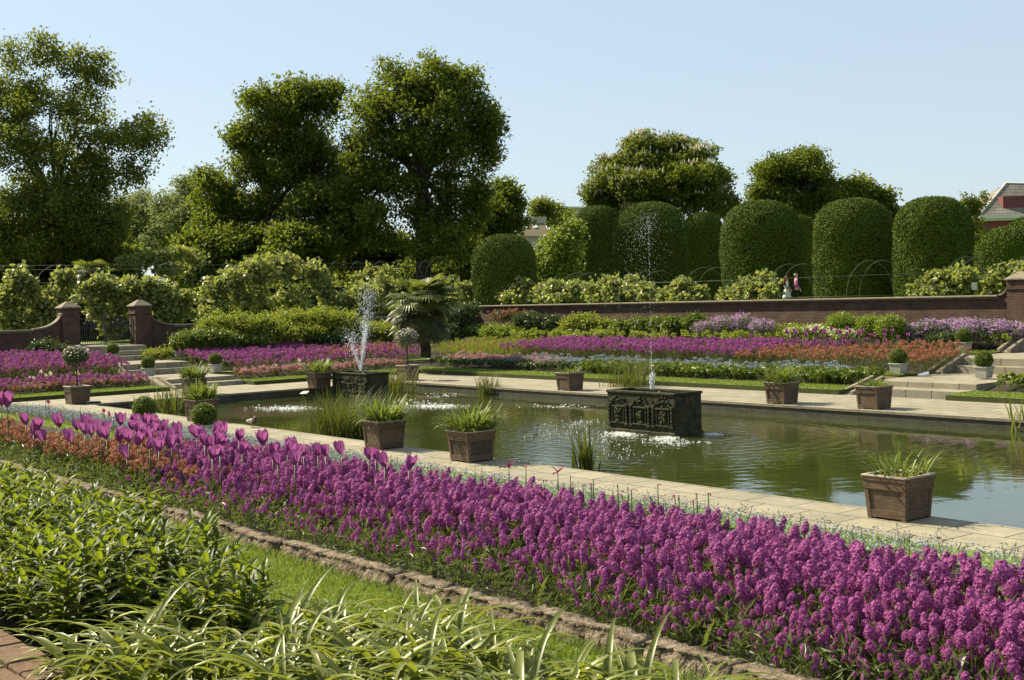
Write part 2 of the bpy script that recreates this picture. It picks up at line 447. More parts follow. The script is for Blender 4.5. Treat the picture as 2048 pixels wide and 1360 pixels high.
# ------------------------------------------------------------------ the setting: ground, paving, pond, lawns, beds, steps
SX0, SX1 = -28.9, -24.5       # flight of steps on the far side
SY0, SY1 = 24.2, 28.5         # flight of steps on the left side
def strips(mb, d0, d1, z0, z1, sides="FLR", base=None, gap=True, mi=0, emi=None, ends=(5.0,)):
    """a strip between two distances from the pond, mitred at the corners, with the steps left open"""
    def quad(a, b, c, d, ed=None):
        mb.add([a, b, c, d], [(0, 1, 2, 3)], mi)
    def edge(a, b, zb):
        if emi is None: return
        mb.add([a, b, (b[0], b[1], zb), (a[0], a[1], zb)], [(0, 1, 2, 3)], emi)
    if 'F' in sides:
        segs = [((XL - d0, XL - d1), (SX0, SX0)), ((SX1, SX1), (XR + d0, XR + d1))] if gap else [((XL - d0, XL - d1), (XR + d0, XR + d1))]
        for (a0, a1), (b0, b1) in segs:
            quad((a0, YF + d0, z0), (b0, YF + d0, z0), (b1, YF + d1, z1), (a1, YF + d1, z1))
            edge((b0, YF + d0, z0), (a0, YF + d0, z0), base)
            if emi is not None and gap:
                for xx, (p, q) in ((SX0, (b0, b1)), (SX1, (a0, a1))):
                    if abs(p - xx) < .01: edge((xx, YF + d0, z0), (xx, YF + d1, z1), base)
    if 'L' in sides:
        segs = [((YN - d0, YN - d1), (SY0, SY0)), ((SY1, SY1), (YF + d0, YF + d1))] if gap else [((YN - d0, YN - d1), (YF + d0, YF + d1))]
        for (a0, a1), (b0, b1) in segs:
            quad((XL - d0, a0, z0), (XL - d0, b0, z0), (XL - d1, b1, z1), (XL - d1, a1, z1))
            edge((XL - d0, a0, z0), (XL - d0, b0, z0), base)
            if emi is not None and gap:
                for yy, (p, q) in ((SY0, (b0, b1)), (SY1, (a0, a1))):
                    if abs(p - yy) < .01: edge((XL - d0, yy, z0), (XL - d1, yy, z1), base)
    if 'R' in sides:
        quad((XR + d0, YF + d0, z0), (XR + d0, YN - d0, z0), (XR + d1, YN - d1, z1), (XR + d1, YF + d1, z1))
    return mb
# paving round the pond, one sheet with the pond left open
mb = MB()
a, b_, c, d = XL - 6, XR + 6, YN - 2.8, YF + 4.6
for (x0, x1, y0, y1) in ((a, XL, c, d), (XR, b_, c, d), (XL, XR, c, YN), (XL, XR, YF, d)):
    mb.add([(x0, y0, 0), (x1, y0, 0), (x1, y1, 0), (x0, y1, 0)], [(0, 1, 2, 3)])
struct(mb, 'paving', M['paving'])
mb = MB()
mb.add([(XL, YN, 0), (XR, YN, 0), (XR, YF, 0), (XL, YF, 0), (XL, YN, -.08), (XR, YN, -.08), (XR, YF, -.08), (XL, YF, -.08)],
       [(0, 4, 5, 1), (1, 5, 6, 2), (2, 6, 7, 3), (3, 7, 4, 0)], 0)
e = .04
mb.add([(XL - e, YN - e, -.08), (XR + e, YN - e, -.08), (XR + e, YF + e, -.08), (XL - e, YF + e, -.08),
        (XL - e, YN - e, -1.2), (XR + e, YN - e, -1.2), (XR + e, YF + e, -1.2), (XL - e, YF + e, -1.2),
        (XL, YN, -.08), (XR, YN, -.08), (XR, YF, -.08), (XL, YF, -.08)],
       [(0, 4, 5, 1), (1, 5, 6, 2), (2, 6, 7, 3), (3, 7, 4, 0), (8, 0, 1, 9), (9, 1, 2, 10), (10, 2, 3, 11), (11, 3, 0, 8)], 1)
struct(mb, 'pond_edge', [M['coping'], M['pond_wall']])
TANK1 = (-27.4, 28.0); TANK2 = (-48.9, 30.4)
def watermat():
    m, nt, b, o = new_mat('green pond water')
    p = pos(nt)
    c = ramp(nt, noise(nt, p, .25, 3), [(.35, (.028, .036, .008)), (.65, (.040, .048, .011))])
    nt.links.new(c, b.inputs["Base Color"])
    b.inputs["Roughness"].default_value = .03; b.inputs["IOR"].default_value = 1.6; b.inputs["Specular IOR Level"].default_value = .5
    def dist(x, y):
        v = nt.nodes.new("ShaderNodeVectorMath"); v.operation = 'DISTANCE'; nt.links.new(p, v.inputs[0]); v.inputs[1].default_value = (x, y, -.35)
        return v.outputs["Value"]
    def mth(op, a, b2=None, c2=None):
        n = nt.nodes.new("ShaderNodeMath"); n.operation = op
        for i, q in enumerate((a, b2, c2)):
            if q is None: continue
            if isinstance(q, (int, float)): n.inputs[i].default_value = q
            else: nt.links.new(q, n.inputs[i])
        return n.outputs[0]
    def fall(dv, r, pw=1.0):
        return mth('POWER', mth('MAXIMUM', mth('MULTIPLY_ADD', dv, -1.0 / r, 1.0), 0.0), pw)
    sp = at(1130, 880, -.35)
    sp2 = at(580, 816, -.35); sp3 = at(880, 812, -.35)
    mp = nt.nodes.new("ShaderNodeMapping"); mp.inputs["Scale"].default_value = (1, 1, 1); nt.links.new(p, mp.inputs[0])
    small = noise(nt, mp.outputs[0], 2.2, 3, .5)
    rip = noise(nt, mp.outputs[0], 3.6, 3, .55)
    broad = noise(nt, mp.outputs[0], .35, 2)
    d1 = dist(TANK1[0] + 1.0, TANK1[1] - .6)
    ring = mth('SINE', mth('ADD', mth('MULTIPLY', d1, 11.0), mth('MULTIPLY', small, 6.0)))
    mask = mth('ADD', mth('ADD', fall(dist(sp[0], sp[1]), 8.5, .8), fall(dist(sp2[0], sp2[1]), 4.5, 1.0)), fall(dist(sp3[0], sp3[1]), 4.5, 1.0))
    mask = mth('MINIMUM', mask, 1.0)
    h = mth('MULTIPLY', small, mth('MULTIPLY_ADD', broad, .014, -.0040))
    h = mth('ADD', h, mth('MULTIPLY', rip, mth('MULTIPLY_ADD', mask, .026, .0004)))
    h = mth('ADD', h, mth('MULTIPLY', ring, mth('MULTIPLY', fall(d1, 11.5, 1.0), .0026)))
    n = nt.nodes.new("ShaderNodeBump"); n.inputs["Strength"].default_value = 1.0; n.inputs["Distance"].default_value = 1.0
    nt.links.new(h, n.inputs["Height"]); nt.links.new(n.outputs[0], b.inputs["Normal"])
    return m
mb = MB(); mb.add([(XL - e, YN - e, -.35), (XR + e, YN - e, -.35), (XR + e, YF + e, -.35), (XL - e, YF + e, -.35)], [(0, 1, 2, 3)])
struct(mb, 'water', watermat())
# wide ground out to the horizon, with the sunken garden left open
mb = MB()
G = 1500; GX0, GX1, GY0, GY1 = WALL_X - .3, XR + 20.5, 2.0, WALL_Y + .3
for (x0, x1, y0, y1) in ((-G, GX0, -G, G), (GX1, G, -G, G), (GX0, GX1, -G, GY0), (GX0, GX1, GY1, G)):
    mb.add([(x0, y0, 1.78), (x1, y0, 1.78), (x1, y1, 1.78), (x0, y1, 1.78)], [(0, 1, 2, 3)])
struct(mb, 'ground', M['lawn'])
mb = MB()
mb.box(-95, 25, WALL_Y + .25, 150, 1.7, 2.9)
struct(mb, 'terrace', M['lawn'])
# lawns
def lawn(d0, d1, z, base, near):
    mb = MB(); strips(mb, d0, d1, z, z, "FLR", base, True, 0, 1)
    n0, n1 = near
    x0, x1 = XL - 1.0, XR + 4
    mb.add([(x0, YN - n0, z if z < 1 else 1.6), (x0, YN - n1, z if z < 1 else 1.6), (x1, YN - n1, z if z < 1 else 1.6), (x1, YN - n0, z if z < 1 else 1.6)], [(0, 1, 2, 3)], 0)
    if z < 1: mb.add([(x0, YN - n0, z), (x1, YN - n0, z), (x1, YN - n0, base), (x0, YN - n0, base)], [(0, 1, 2, 3)], 1)
    return struct(mb, 'lawn', [M['lawn'], M['turf']])
lawn(4.4, 6.3, .18, 0, (2.8, 3.8)); lawn(8.1, 9.4, .5, .3, (5.8, 7.4)); lawn(14.1, 15.6, 1.05, .9, (13.4, 14.65))
# planting soil
mb = MB()
for d0, d1, z0, z1 in ((6.3, 8.1, .12, .38), (9.4, 14.1, .46, .95), (15.6, 20.0, 1.0, 1.5)):
    strips(mb, d0, d1, z0, z1)
x0, x1 = XL - 1.0, XR + 4
for d0, d1, z0, z1 in ((3.8, 5.8, .14, .48), (7.4, 8.3, .5, 1.02), (8.3, 9.4, 1.02, 1.2), (9.4, 13.2, 1.2, 1.58), (14.65, 17.0, 1.52, 1.75)):
    mb.add([(x0, YN - d0, z0), (x0, YN - d1, z1), (x1, YN - d1, z1), (x1, YN - d0, z0)], [(0, 1, 2, 3)])
struct(mb, 'soil', M['soil'])
# stone edgings between the tiers
mb = MB()
def stone_line(mb, side, d, z0, z1, w=.22):
    if side == 'F':
        for x0, x1 in ((XL - d, SX0), (SX1, XR + d)): mb.bbox(x0, x1, YF + d - w, YF + d - .003, z0, z1, .015)
    else:
        for y0, y1 in ((YN - d, SY0), (SY1, YF + d)): mb.bbox(XL - d + .003, XL - d + w, y0, y1, z0, z1, .015)
for s_ in 'FL':
    stone_line(mb, s_, 8.1, .2, .43); stone_line(mb, s_, 14.1, .8, .985)
struct(mb, 'edging', M['coping'])

def steps(name_side):
    """three flights up from the pond, each between sloping stone cheeks, with landings of paving"""
    mb = MB(); pv = MB()
    L = [(5.45, .21), (6.35, .42)], [(11.2, .71), (11.8, 1.0)], [(16.2, 1.27), (16.8, 1.54), (17.4, 1.8)]
    ends = [11.2, 16.2, 19.9]
    def bx(m, d0, d1, a0, a1, z0, z1, mi=0, b=.012):
        if name_side == 'F': m.bbox(a0, a1, YF + d0, YF + d1, z0, z1, b, mi)
        else: m.bbox(XL - d1, XL - d0, a0, a1, z0, z1, b, mi)
    lo, hi = (SX0, SX1) if name_side == 'F' else (SY0, SY1)
    for fl, e in zip(L, ends):
        zz = 0
        for i, (d, z) in enumerate(fl):
            d1 = fl[i + 1][0] if i + 1 < len(fl) else e
            bx(mb, d, d1, lo + .45, hi - .02, -.1, z)
    for fl, e in zip(L, ends):     # cheeks and barrow ramp
        d0, d1, z0, z1 = fl[0][0] - .75, fl[-1][0] + .15, (fl[0][1] - .21), fl[-1][1]
        w0, w1 = lo - .02, lo + .43
        P = lambda d, a, z: (a, YF + d, z) if name_side == 'F' else (XL - d, a, z)
        V = [P(d0, w0, z0), P(d0, w1, z0), P(d1, w1, z1 + .02), P(d1, w0, z1 + .02), P(d0, w0, -.1), P(d0, w1, -.1), P(d1, w1, -.1), P(d1, w0, -.1)]
        mb.add(V, [(0, 1, 2, 3), (0, 4, 5, 1), (1, 5, 6, 2), (2, 6, 7, 3), (3, 7, 4, 0)], 0)
        bx(mb, d1, e, w0, w1, -.1, z1 - .004)
        for w in (lo - .17, lo + .3):
            V = [P(d0 - .05, w, z0 + .12), P(d0 - .05, w + .15, z0 + .12), P(d1 + .1, w + .15, z1 + .16), P(d1 + .1, w, z1 + .16)]
            V += [(x, y, -.1) for x, y, z in V]
            mb.add(V, [(0, 1, 2, 3), (0, 4, 5, 1), (1, 5, 6, 2), (2, 6, 7, 3), (3, 7, 4, 0)], 1)
    return mb
st = steps('F').build('stone_steps', [M['paving'], M['coping']]); tag(st, 'stone steps rising from the pond paving toward the right end of the long brick wall', 'steps')
st = steps('L').build('stone_steps', [M['paving'], M['coping']]); tag(st, 'stone steps rising from the pond paving to the iron gate', 'steps')

# ------------------------------------------------------------------ brick walls, gate, buildings
def wall_run(name, label, axis, fixed, a0, a1, z0, z1, scroll=None, t=.36):
    """a brick wall along X (axis 0) or Y (axis 1) with a stone coping; scroll = (end at which the curved sweep rises, height)"""
    root = empty(name); tag(root, label, 'wall')
    b = MB(); c = MB(); oh = .2 if axis == 0 else .1
    def bx(m, p0, p1, f0, f1, u0, u1, bev=.012):
        if axis == 0: m.bbox(p0, p1, f0, f1, u0, u1, bev)
        else: m.bbox(f0, f1, p0, p1, u0, u1, bev)
    bx(b, a0, a1, fixed - t / 2, fixed + t / 2, z0, z1 - .1, .004)
    bx(c, a0 - .0, a1, fixed - t / 2 - oh, fixed + t / 2 + oh, z1 - .1, z1, .025)
    bx(c, a0 - .0, a1, fixed - t / 2 - .035, fixed + t / 2 + .035, z1 - .17, z1 - .103, .012)
    if scroll:
        side, hgt, length = scroll
        n = 14
        p0 = a1 if side > 0 else a0
        prof = []
        for i in range(n + 1):
            u = i / n
            prof.append((p0 + side * length * u, z1 - .1 + .06 + (hgt - .06) * (1 - math.sqrt(max(0, 1 - u ** 2.0)))))
        for m, f0, f1, dz0, dz1 in ((b, fixed - t / 2 + .003, fixed + t / 2 - .003, None, 0), (c, fixed - t / 2 - .06, fixed + t / 2 + .06, .002, .1)):
            V = []
            for p, z in prof:
                lo = z0 if dz0 is None else z + dz0
                for f in (f0, f1):
                    for zz in (lo, z + dz1): V.append((p, f, zz) if axis == 0 else (f, p, zz))
            Q = []
            for i in range(n):
                k = 4 * i
                Q += [(k + 1, k + 5, k + 7, k + 3), (k, k + 1, k + 3, k + 2) if i == 0 else (k, k + 4, k + 5, k + 1), (k + 2, k + 3, k + 7, k + 6), (k, k + 2, k + 6, k + 4)]
            Q += [(0, 4, 5, 1), (4 * n, 4 * n + 2, 4 * n + 3, 4 * n + 1)]
            m.add(V, Q)
    b.build('brickwork', M['brick'], root); c.build('coping', M['coping'], root)
    return root
def pillar(label, x, y, z0, z1, w=.95):
    root = empty('gate_pillar', (x, y, z0)); tag(root, label, 'pillar')
    h = z1 - z0; b = MB()
    b.bbox(-w / 2, w / 2, -w / 2, w / 2, 0, h - .42, .006)
    b.bbox(-w / 2 - .05, w / 2 + .05, -w / 2 - .05, w / 2 + .05, h - .42, h - .32, .006)
    b.bbox(-w / 2 - .0, w / 2 + .0, -w / 2 - .0, w / 2 + .0, h - .32, h, .006)
    b.build('shaft', M['brick'], root)
    c = MB(); q = w / 2 + .09
    c.bbox(-q, q, -q, q, h, h + .09, .02)
    c.hexa((-q + .03, q - .03, -q + .03, q - .03), (-.1, .1, -.1, .1), h + .088, h + .4)
    c.build('cap', M['coping'], root)
    return root
ga = atX(136, 613, WALL_X); gb = atX(279, 609, WALL_X)
GP0, GP1 = ga[1], gb[1]           # centres of the two pillars by the gate
zt = 3.98
pillar('brick gate pillar with pointed stone cap, nearer the flowering standard tree', WALL_X, GP0, 1.3, zt)
pillar('brick gate pillar with pointed stone cap, nearer the clipped green shrubs', WALL_X, GP1, 1.3, zt)
zl = atX(40, 660, WALL_X)[2]
wall_run('brick_wall', 'low brick wall that sweeps up to the gate pillar behind the purple bed', 1, WALL_X, 4, GP0 - 2.0, 1.0, zl, (1, .95, 1.55))
wall_run('brick_wall', 'low brick wall that sweeps up to the gate pillar beside the clipped shrubs', 1, WALL_X, GP1 + 2.0, WALL_Y, 1.0, zl, (-1, .95, 1.55))
zw = atY(1400, 602, WALL_Y)[2]
xr = atY(2003, 590, WALL_Y)[0]; xp = atY(2044, 560, WALL_Y)[0]
wall_run('brick_wall', 'long red brick wall with stone coping behind the far flower beds', 0, WALL_Y, WALL_X + .4, xr, 1.0, zw, (1, .85, xp - .5 - xr))
pz = atY(2040, 560, WALL_Y)[2]
pillar('brick wall pillar at the right end of the long wall', xp, WALL_Y, 1.0, pz)

# iron gate between the pillars
gy0, gy1 = GP0 + .5, GP1 - .5
gate = empty('garden_gate', (WALL_X, (gy0 + gy1) / 2, 1.8)); tag(gate, 'black wrought iron double gate with round ornaments between brick pillars', 'gate')
gw = (gy1 - gy0) / 2 - .02
gtop = atX(210, 634, WALL_X)[2] - 1.8
for s in (-1, 1):
    m = MB()
    fr = .035
    for y in (s * .02, s * (gw - .03)):
        m.box(-.03, .03, min(y, y + s * .045), max(y, y + s * .045), .04, gtop + (.12 if abs(y) < .1 else 0))
    for z in (.1, gtop * .30, gtop * .62, gtop * .66, gtop * .94):
        m.box(-.02, .02, min(s * .06, s * gw - s * .03), max(s * .06, s * gw - s * .03), z, z + .04)
    nb = 11
    for i in range(nb):
        y = s * (.06 + (gw - .1) * (i + .5) / nb)
        m.box(-.012, .012, y - .012, y + .012, .1, gtop * .95 if i % 2 else gtop * .64)
        if i % 2: m.ball((0, y, gtop * .97), .035, 8)
    for (u, r) in ((.34, .1), (.72, .1), (.53, .13)):
        y = s * gw * u; z = gtop * (.78 if r < .12 else .84)
        V = [(x, y + r * math.cos(a), z + r * math.sin(a)) for x in (-.03, .03) for a in np.arange(14) * 2 * math.pi / 14]
        m.add(V, [(i, (i + 1) % 14, 14 + (i + 1) % 14, 14 + i) for i in range(14)] + [tuple(range(14)), tuple(range(14, 28))[::-1]])
        for k in range(8):
            a = k * math.pi / 4
            m.box(-.012, .012, y + r * 1.35 * math.cos(a) - .025, y + r * 1.35 * math.cos(a) + .025, z + r * 1.35 * math.sin(a) - .025, z + r * 1.35 * math.sin(a) + .025)
    lf = m.build('gate_leaf', M['iron'], gate)
    hd = MB(); hd.tube([(.04, s * .09, gtop * .5), (.1, s * .09, gtop * .5), (.1, s * .09, gtop * .44)], .014, 6); hd.build('handle', M['iron'], lf)
# pale path beyond the gate
mb = MB(); mb.box(WALL_X - 9, WALL_X - .1, GP0 + .4, GP1 - .4, 1.6, 1.8); struct(mb, 'path', M['paving'])

# near stone kerb: one long run of rough blocks
rng = np.random.default_rng(5)
KY = YN - 13.2
mb = MB()
x = -30.0; blocks = []
while x < 1.5:
    w = rng.uniform(.6, 1.25); blocks.append((x, x + w - .006)); x += w
from mathutils import noise as mnoise
for (x0, x1) in blocks:
    nx, ny = max(8, int((x1 - x0) / .03)), 14
    dz, dy = rng.normal() * .012, rng.normal() * .018
    wd = .21
    # a section that goes up the camera side, across the worn top and down behind
    sec = [(-wd / 2, 1.45), (-wd / 2, 1.53), (-wd / 2 - .005, 1.6), (-wd / 2 + .01, 1.665), (-wd / 2 + .04, 1.70), (-.08, 1.715), (0, 1.72), (.08, 1.715), (wd / 2 - .03, 1.70), (wd / 2, 1.66), (wd / 2, 1.4)]
    V = []
    for i in range(nx + 1):
        u = i / nx; X = x0 + (x1 - x0) * u
        en = 1 - .06 * max(0, 1 - min(u, 1 - u) * (x1 - x0) / .05)
        for (sy, sz) in sec:
            n1 = mnoise.noise(Vector((X * 5, sy * 6, sz * 6))); n2 = mnoise.noise(Vector((X * 19, sy * 22, sz * 22)))
            n3 = mnoise.noise(Vector((X * 45, sy * 50, sz * 50)))
            am = 1.0 if sy < 0 and sz < 1.7 else .5
            V.append((X, KY + dy + sy * en + (n1 * .035 + n2 * .045 + n3 * .022) * am, sz + dz - (1 - en) * .4 + (n1 * .02 + n2 * .014 + n3 * .006) * (1 if sz > 1.5 else 0)))
    k = len(sec)
    Q = [(i * k + j, i * k + j + 1, (i + 1) * k + j + 1, (i + 1) * k + j) for i in range(nx) for j in range(k - 1)] + [tuple(range(k))[::-1], tuple(range(nx * k, nx * k + k))]
    mb.add(V, Q, 0, True)
tag(mb.build('stone_kerb', M['rough_stone']), 'rough pitted stone kerb between the grass strip and the purple wallflowers', 'kerb')
# low brick edging under the camera, corner of the picture
mb = MB(); rng = np.random.default_rng(8)
bp = at(50, 1318, 1.85); by = bp[1]
X = -16.0
while X < 1:
    mb.bbox(X, X + .215, by - .36, by - .125, 1.55, 1.84 + rng.normal() * .006, .008)
    mb.bbox(X, X + .215, by - .115, by + .12, 1.55, 1.85 + rng.normal() * .006, .008)
    X += .228
tag(mb.build('brick_edging', [noisy('mossy old brick', [(.3, (.07, .04, .022)), (.5, (.15, .085, .055)), (.68, (.09, .085, .025)), (.8, (.2, .15, .1))], 7, .95, .8, .02, scale2=40)]),
    'old mossy brick edging below the leafy green plants', 'edging')

# red house at the right, glimpsed over the hedges
def house():
    D = 118
    c = atD(1959, 430, D); w = atD(2090, 424, D)
    z_e = c[2]; ap = atD(2012, 366, D)
    root = empty('red_house', (c[0], c[1], 2.9)); tag(root, 'red brick house with steep pyramid slate roof seen over the clipped trees', 'house')
    ux = nrm(np.array([w[0] - c[0], w[1] - c[1], 0])); uy = np.array([-ux[1], ux[0], 0])
    zr = z_e - 2.9; hr = ap[2] - 2.9
    P = lambda a, b, z: tuple(ux * a + uy * b + np.array([0, 0, z]))
    def hexab(m, a0, a1, b0, b1, z0, z1):
        V = [P(a, b, z) for z in (z0, z1) for b in (b0, b1) for a in (a0, a1)]
        m.add(V, [(0, 2, 3, 1), (4, 5, 7, 6), (0, 1, 5, 4), (2, 6, 7, 3), (0, 4, 6, 2), (1, 3, 7, 5)])
    m = MB(); hexab(m, .7, 12, .7, 9, 0, zr - .35); m.build('wall', M['house_brick'], root)
    m = MB(); hexab(m, 0, 12.7, 0, 9.7, zr - .36, zr); hexab(m, .25, 12.4, .25, 9.4, zr - .55, zr - .363); m.build('eaves', M['white'], root)
    m = MB()
    a = float((ap - c) @ ux) + 4.5 * 988 / FPX; hr += (hr - 1.0) * 4.5 / D
    V = [P(0.02, 0.02, zr + .003), P(12.6, 0.02, zr + .003), P(12.6, 9.6, zr + .003), P(0.02, 9.6, zr + .003), P(a, 4.5, hr), P(9.4, 4.5, hr - .35)]
    m.add(V, [(0, 1, 5, 4), (1, 2, 5), (2, 3, 4, 5), (3, 0, 4)])
    rf = m.build('roof', M['slate'], root)
    m = MB(); m.tube([V[0], V[4]], .1, 6); m.tube([V[4], V[5]], .1, 6); m.build('ridge', M['white'], rf)
    m = MB(); hexab(m, 2.6, 6.2, 1.0, 3.4, zr + .25, zr + 1.75)
    dm = m.build('dormer', M['house_brick'], rf)
    return root
house()
def far_house():
    D = 165
    root = empty('distant_house', tuple(atD(1070, 475, D) * [1, 1, 0] + [0, 0, 2])); tag(root, 'pale house with sloping tiled roof and two bright roof windows beyond the small dome tree', 'house')
    o = np.array(root.location)
    def qd(m, pts, D=D, back=3.0, mi=0):
        V = [atD(x, y, D + dd) - o for x, y, dd in pts]; n = len(V)
        V += [v + F * back for v in V]
        m.add(V, [tuple(range(n))[::-1], tuple(range(n, 2 * n))] + [(i, (i + 1) % n, n + (i + 1) % n, n + i) for i in range(n)], mi)
    m = MB(); qd(m, [(1040, 520, 0), (1096, 520, 0), (1096, 471, 0), (1040, 473, 0)]); m.build('wall', M['pale_wall'], root)
    m = MB(); qd(m, [(1036, 473, -.4), (1100, 470, -.4), (1088, 446, 2.4), (1040, 447, 2.4)], back=.3)
    rf = m.build('roof', noisy('mossy tiles', [(.3, (.10, .08, .05)), (.7, (.18, .14, .09))], 3, .9), root)
    for x in (1050, 1067):
        m = MB(); qd(m, [(x, 456, 1.1), (x + 9, 455.5, 1.1), (x + 7, 450.5, 1.7), (x - 1, 451, 1.7)], back=.3); m.build('roof_window', M['glass'], rf)
    m = MB(); qd(m, [(1058, 447, 2.5), (1093, 446, 2.5), (1093, 433, 2.5), (1058, 435.5, 2.5)], back=3); m.build('rooftop_storey', M['pale_wall'], root)
far_house()
def flat_block():
    D = 260
    a, b2 = atD(1098, 520, D), atD(1215, 520, D)
    root = empty('flat_roofed_building', (a[0], a[1], 2)); tag(root, 'long pale flat roofed building far beyond the blossoming chestnut', 'building')
    o = np.array(root.location)
    def sl(m, x0, x1, y0, y1, off):
        V = [atD(x, y, D + off) - o for x, y in ((x0, y1), (x1, y1), (x1, y0), (x0, y0))]; V += [v + F * 12 for v in V]
        m.add(V, [(3, 2, 1, 0), (4, 5, 6, 7)] + [(i, (i + 1) % 4, 4 + (i + 1) % 4, 4 + i) for i in range(4)])
    m = MB(); sl(m, 1100, 1212, 416.5, 520, 0); m.build('wall', M['pale_wall'], root)
    m = MB(); sl(m, 1098, 1214, 413, 416.4, -.6); m.build('roof', plain('pale metal roof', (.45, .5, .5), .5), root)
flat_block()
def pavilion():
    X = -112
    a = atX(-60, 560, X); b2 = atX(24, 560, X); zt_ = atX(10, 462, X)[2]
    root = empty('brick_pavilion', (X, a[1], 1.78)); tag(root, 'dark brick building with pale stone arch at the left edge behind the trees', 'building')
    w = b2[1] - a[1]; h = zt_ - 1.78
    m = MB(); m.box(-4, 0, 0, w, 0, h); m.build('wall', M['brick'], root)
    z0, z1 = atX(10, 517, X)[2] - 1.78, atX(10, 499, X)[2] - 1.78
    m = MB(); m.bbox(0.003, .5, -.2, w - .4, z0, z1, .05); m.build('cornice', M['coping'], root)
    m = MB(); cz = atX(0, 560, X)[2] - 1.78; cy = w * .62; r0, r1 = 1.1, 1.65
    V = []; n = 14
    for i in range(n + 1):
        t = math.pi * i / n
        for rr in (r0, r1):
            for xx in (.01, .35): V.append((xx, cy + rr * math.cos(t), cz + rr * math.sin(t)))
    Q = []
    for i in range(n):
        k = 4 * i; Q += [(k, k + 4, k + 5, k + 1), (k + 2, k + 3, k + 7, k + 6), (k + 1, k + 5, k + 7, k + 3), (k, k + 2, k + 6, k + 4)]
    m.add(V, Q); m.build('arch', M['coping'], root)
pavilion()

# ------------------------------------------------------------------ tanks, planters, pots
def lead_tank(c, w, d, zb, zt_, label):
    root = empty('fountain_tank', (c[0], c[1], zb)); tag(root, label, 'tank')
    h = zt_ - zb; m = MB(); x, y = w / 2, d / 2; t = .07
    m.bbox(-x - .05, x + .05, -y - .05, y + .05, -.3, .1, .02)
    for bx in ((-x, x, -y, -y + t), (-x, x, y - t, y), (-x, -x + t, -y + t, y - t), (x - t, x, -y + t, y - t)):
        m.box(*bx, .1, h - .08)
    m.box(-x + t, x - t, -y + t, y - t, .1, h - .25)
    m.build('body', M['lead'], root)
    r = MB()
    for bx in ((-x - .04, x + .04, -y - .04, -y + t + .02), (-x - .04, x + .04, y - t - .02, y + .04), (-x - .04, -x + t + .02, -y + t + .02, y - t - .02), (x - t - .02, x + .04, -y + t + .02, y - t - .02)):
        r.bbox(*bx, h - .08, h, .015)
    r.build('rim', M['lead'], root)
    f = -y - .002
    rg = np.random.default_rng(3)
    for k in range(3):
        pm = MB(); cx = -x + w * (k + .5) / 3; pw = w / 3 * .8; z0, z1 = .26, h - .46
        def bar(x0, x1, za, zb2, o=.05): pm.bbox(x0, x1, f - o, f + .01, za, zb2, .008)
        for s in (-1, 1):
            xa = cx + s * pw * .5
            bar(xa - .035, xa + .035, z0, z1)
            bar(xa - .075, xa + .075, z0 - .05, z0 + .03, .065); bar(xa - .075, xa + .075, z1 - .03, z1 + .05, .065)
            for q in range(5):
                pm.ball((xa, f - .035, z0 + (z1 - z0) * (q + .5) / 5), .045, 8, sq=(1, .7, 1))
            xb = cx + s * pw * .33; bar(xb - .018, xb + .018, z0 + .04, z1 - .02, .035)
        bar(cx - pw * .4, cx + pw * .4, z0, z0 + .05); bar(cx - pw * .4, cx + pw * .4, z1 - .06, z1 - .01)
        for i in range(15):        # arch of leaves above, figure within
            a = math.pi * i / 14
            pm.ball((cx + pw * .36 * math.cos(a) + rg.normal() * .02, f - .015, z1 + .06 + .2 * math.sin(a) + rg.normal() * .02), rg.uniform(.025, .05), 8, sq=(1, .7, 1))
        for i in range(16):
            a = 2 * math.pi * i / 16
            pm.ball((cx + pw * .17 * math.cos(a), f - .01, (z0 + z1) / 2 + pw * .25 * math.sin(a)), .03, 8, sq=(1, .8, 1))
        for i in range(12):
            pm.ball((cx + rg.normal() * .05, f - .015, (z0 + z1) / 2 + rg.normal() * .1), rg.uniform(.035, .07), 8, sq=(1, .8, 1.2))
            pm.ball((cx + rg.normal() * .14, f - .01, z1 + .12 + abs(rg.normal()) * .05), rg.uniform(.03, .06), 8, sq=(1, .8, 1))
        pm.build('relief_panel', M['lead'], root)
    sp = MB(); sp.tube([(x * .2, 0, h - .3), (x * .2, 0, h - .02)], .05, 8); sp.build('nozzle', M['iron'], root)
    wt = MB(); wt.add([(-x + t, -y + t, h - .14), (x - t, -y + t, h - .14), (x - t, y - t, h - .14), (-x + t, y - t, h - .14)], [(0, 1, 2, 3)])
    wt.build('water_surface', bpy.data.materials['green pond water'], root)
    return root
t1 = at(1216.6, 861, -.35); t1z = atY(1216, 779, t1[1])[2]
W1, D1 = 2.9, 1.15
C1 = (t1[0] + W1 / 2, t1[1] + D1 / 2)
lead_tank(C1, W1, D1, -.35, t1z, 'dark lead fountain tank with three relief panels, standing alone in the pond')
t2 = at(734, 797, -.35); t2z = atY(734, 747, t2[1])[2]
W2, D2 = 2.9, 1.15
C2 = (t2[0] - W2 / 2, t2[1] + D2 / 2)
lead_tank(C2, W2, D2, -.35, t2z, 'dark lead fountain tank half hidden by tall reeds')

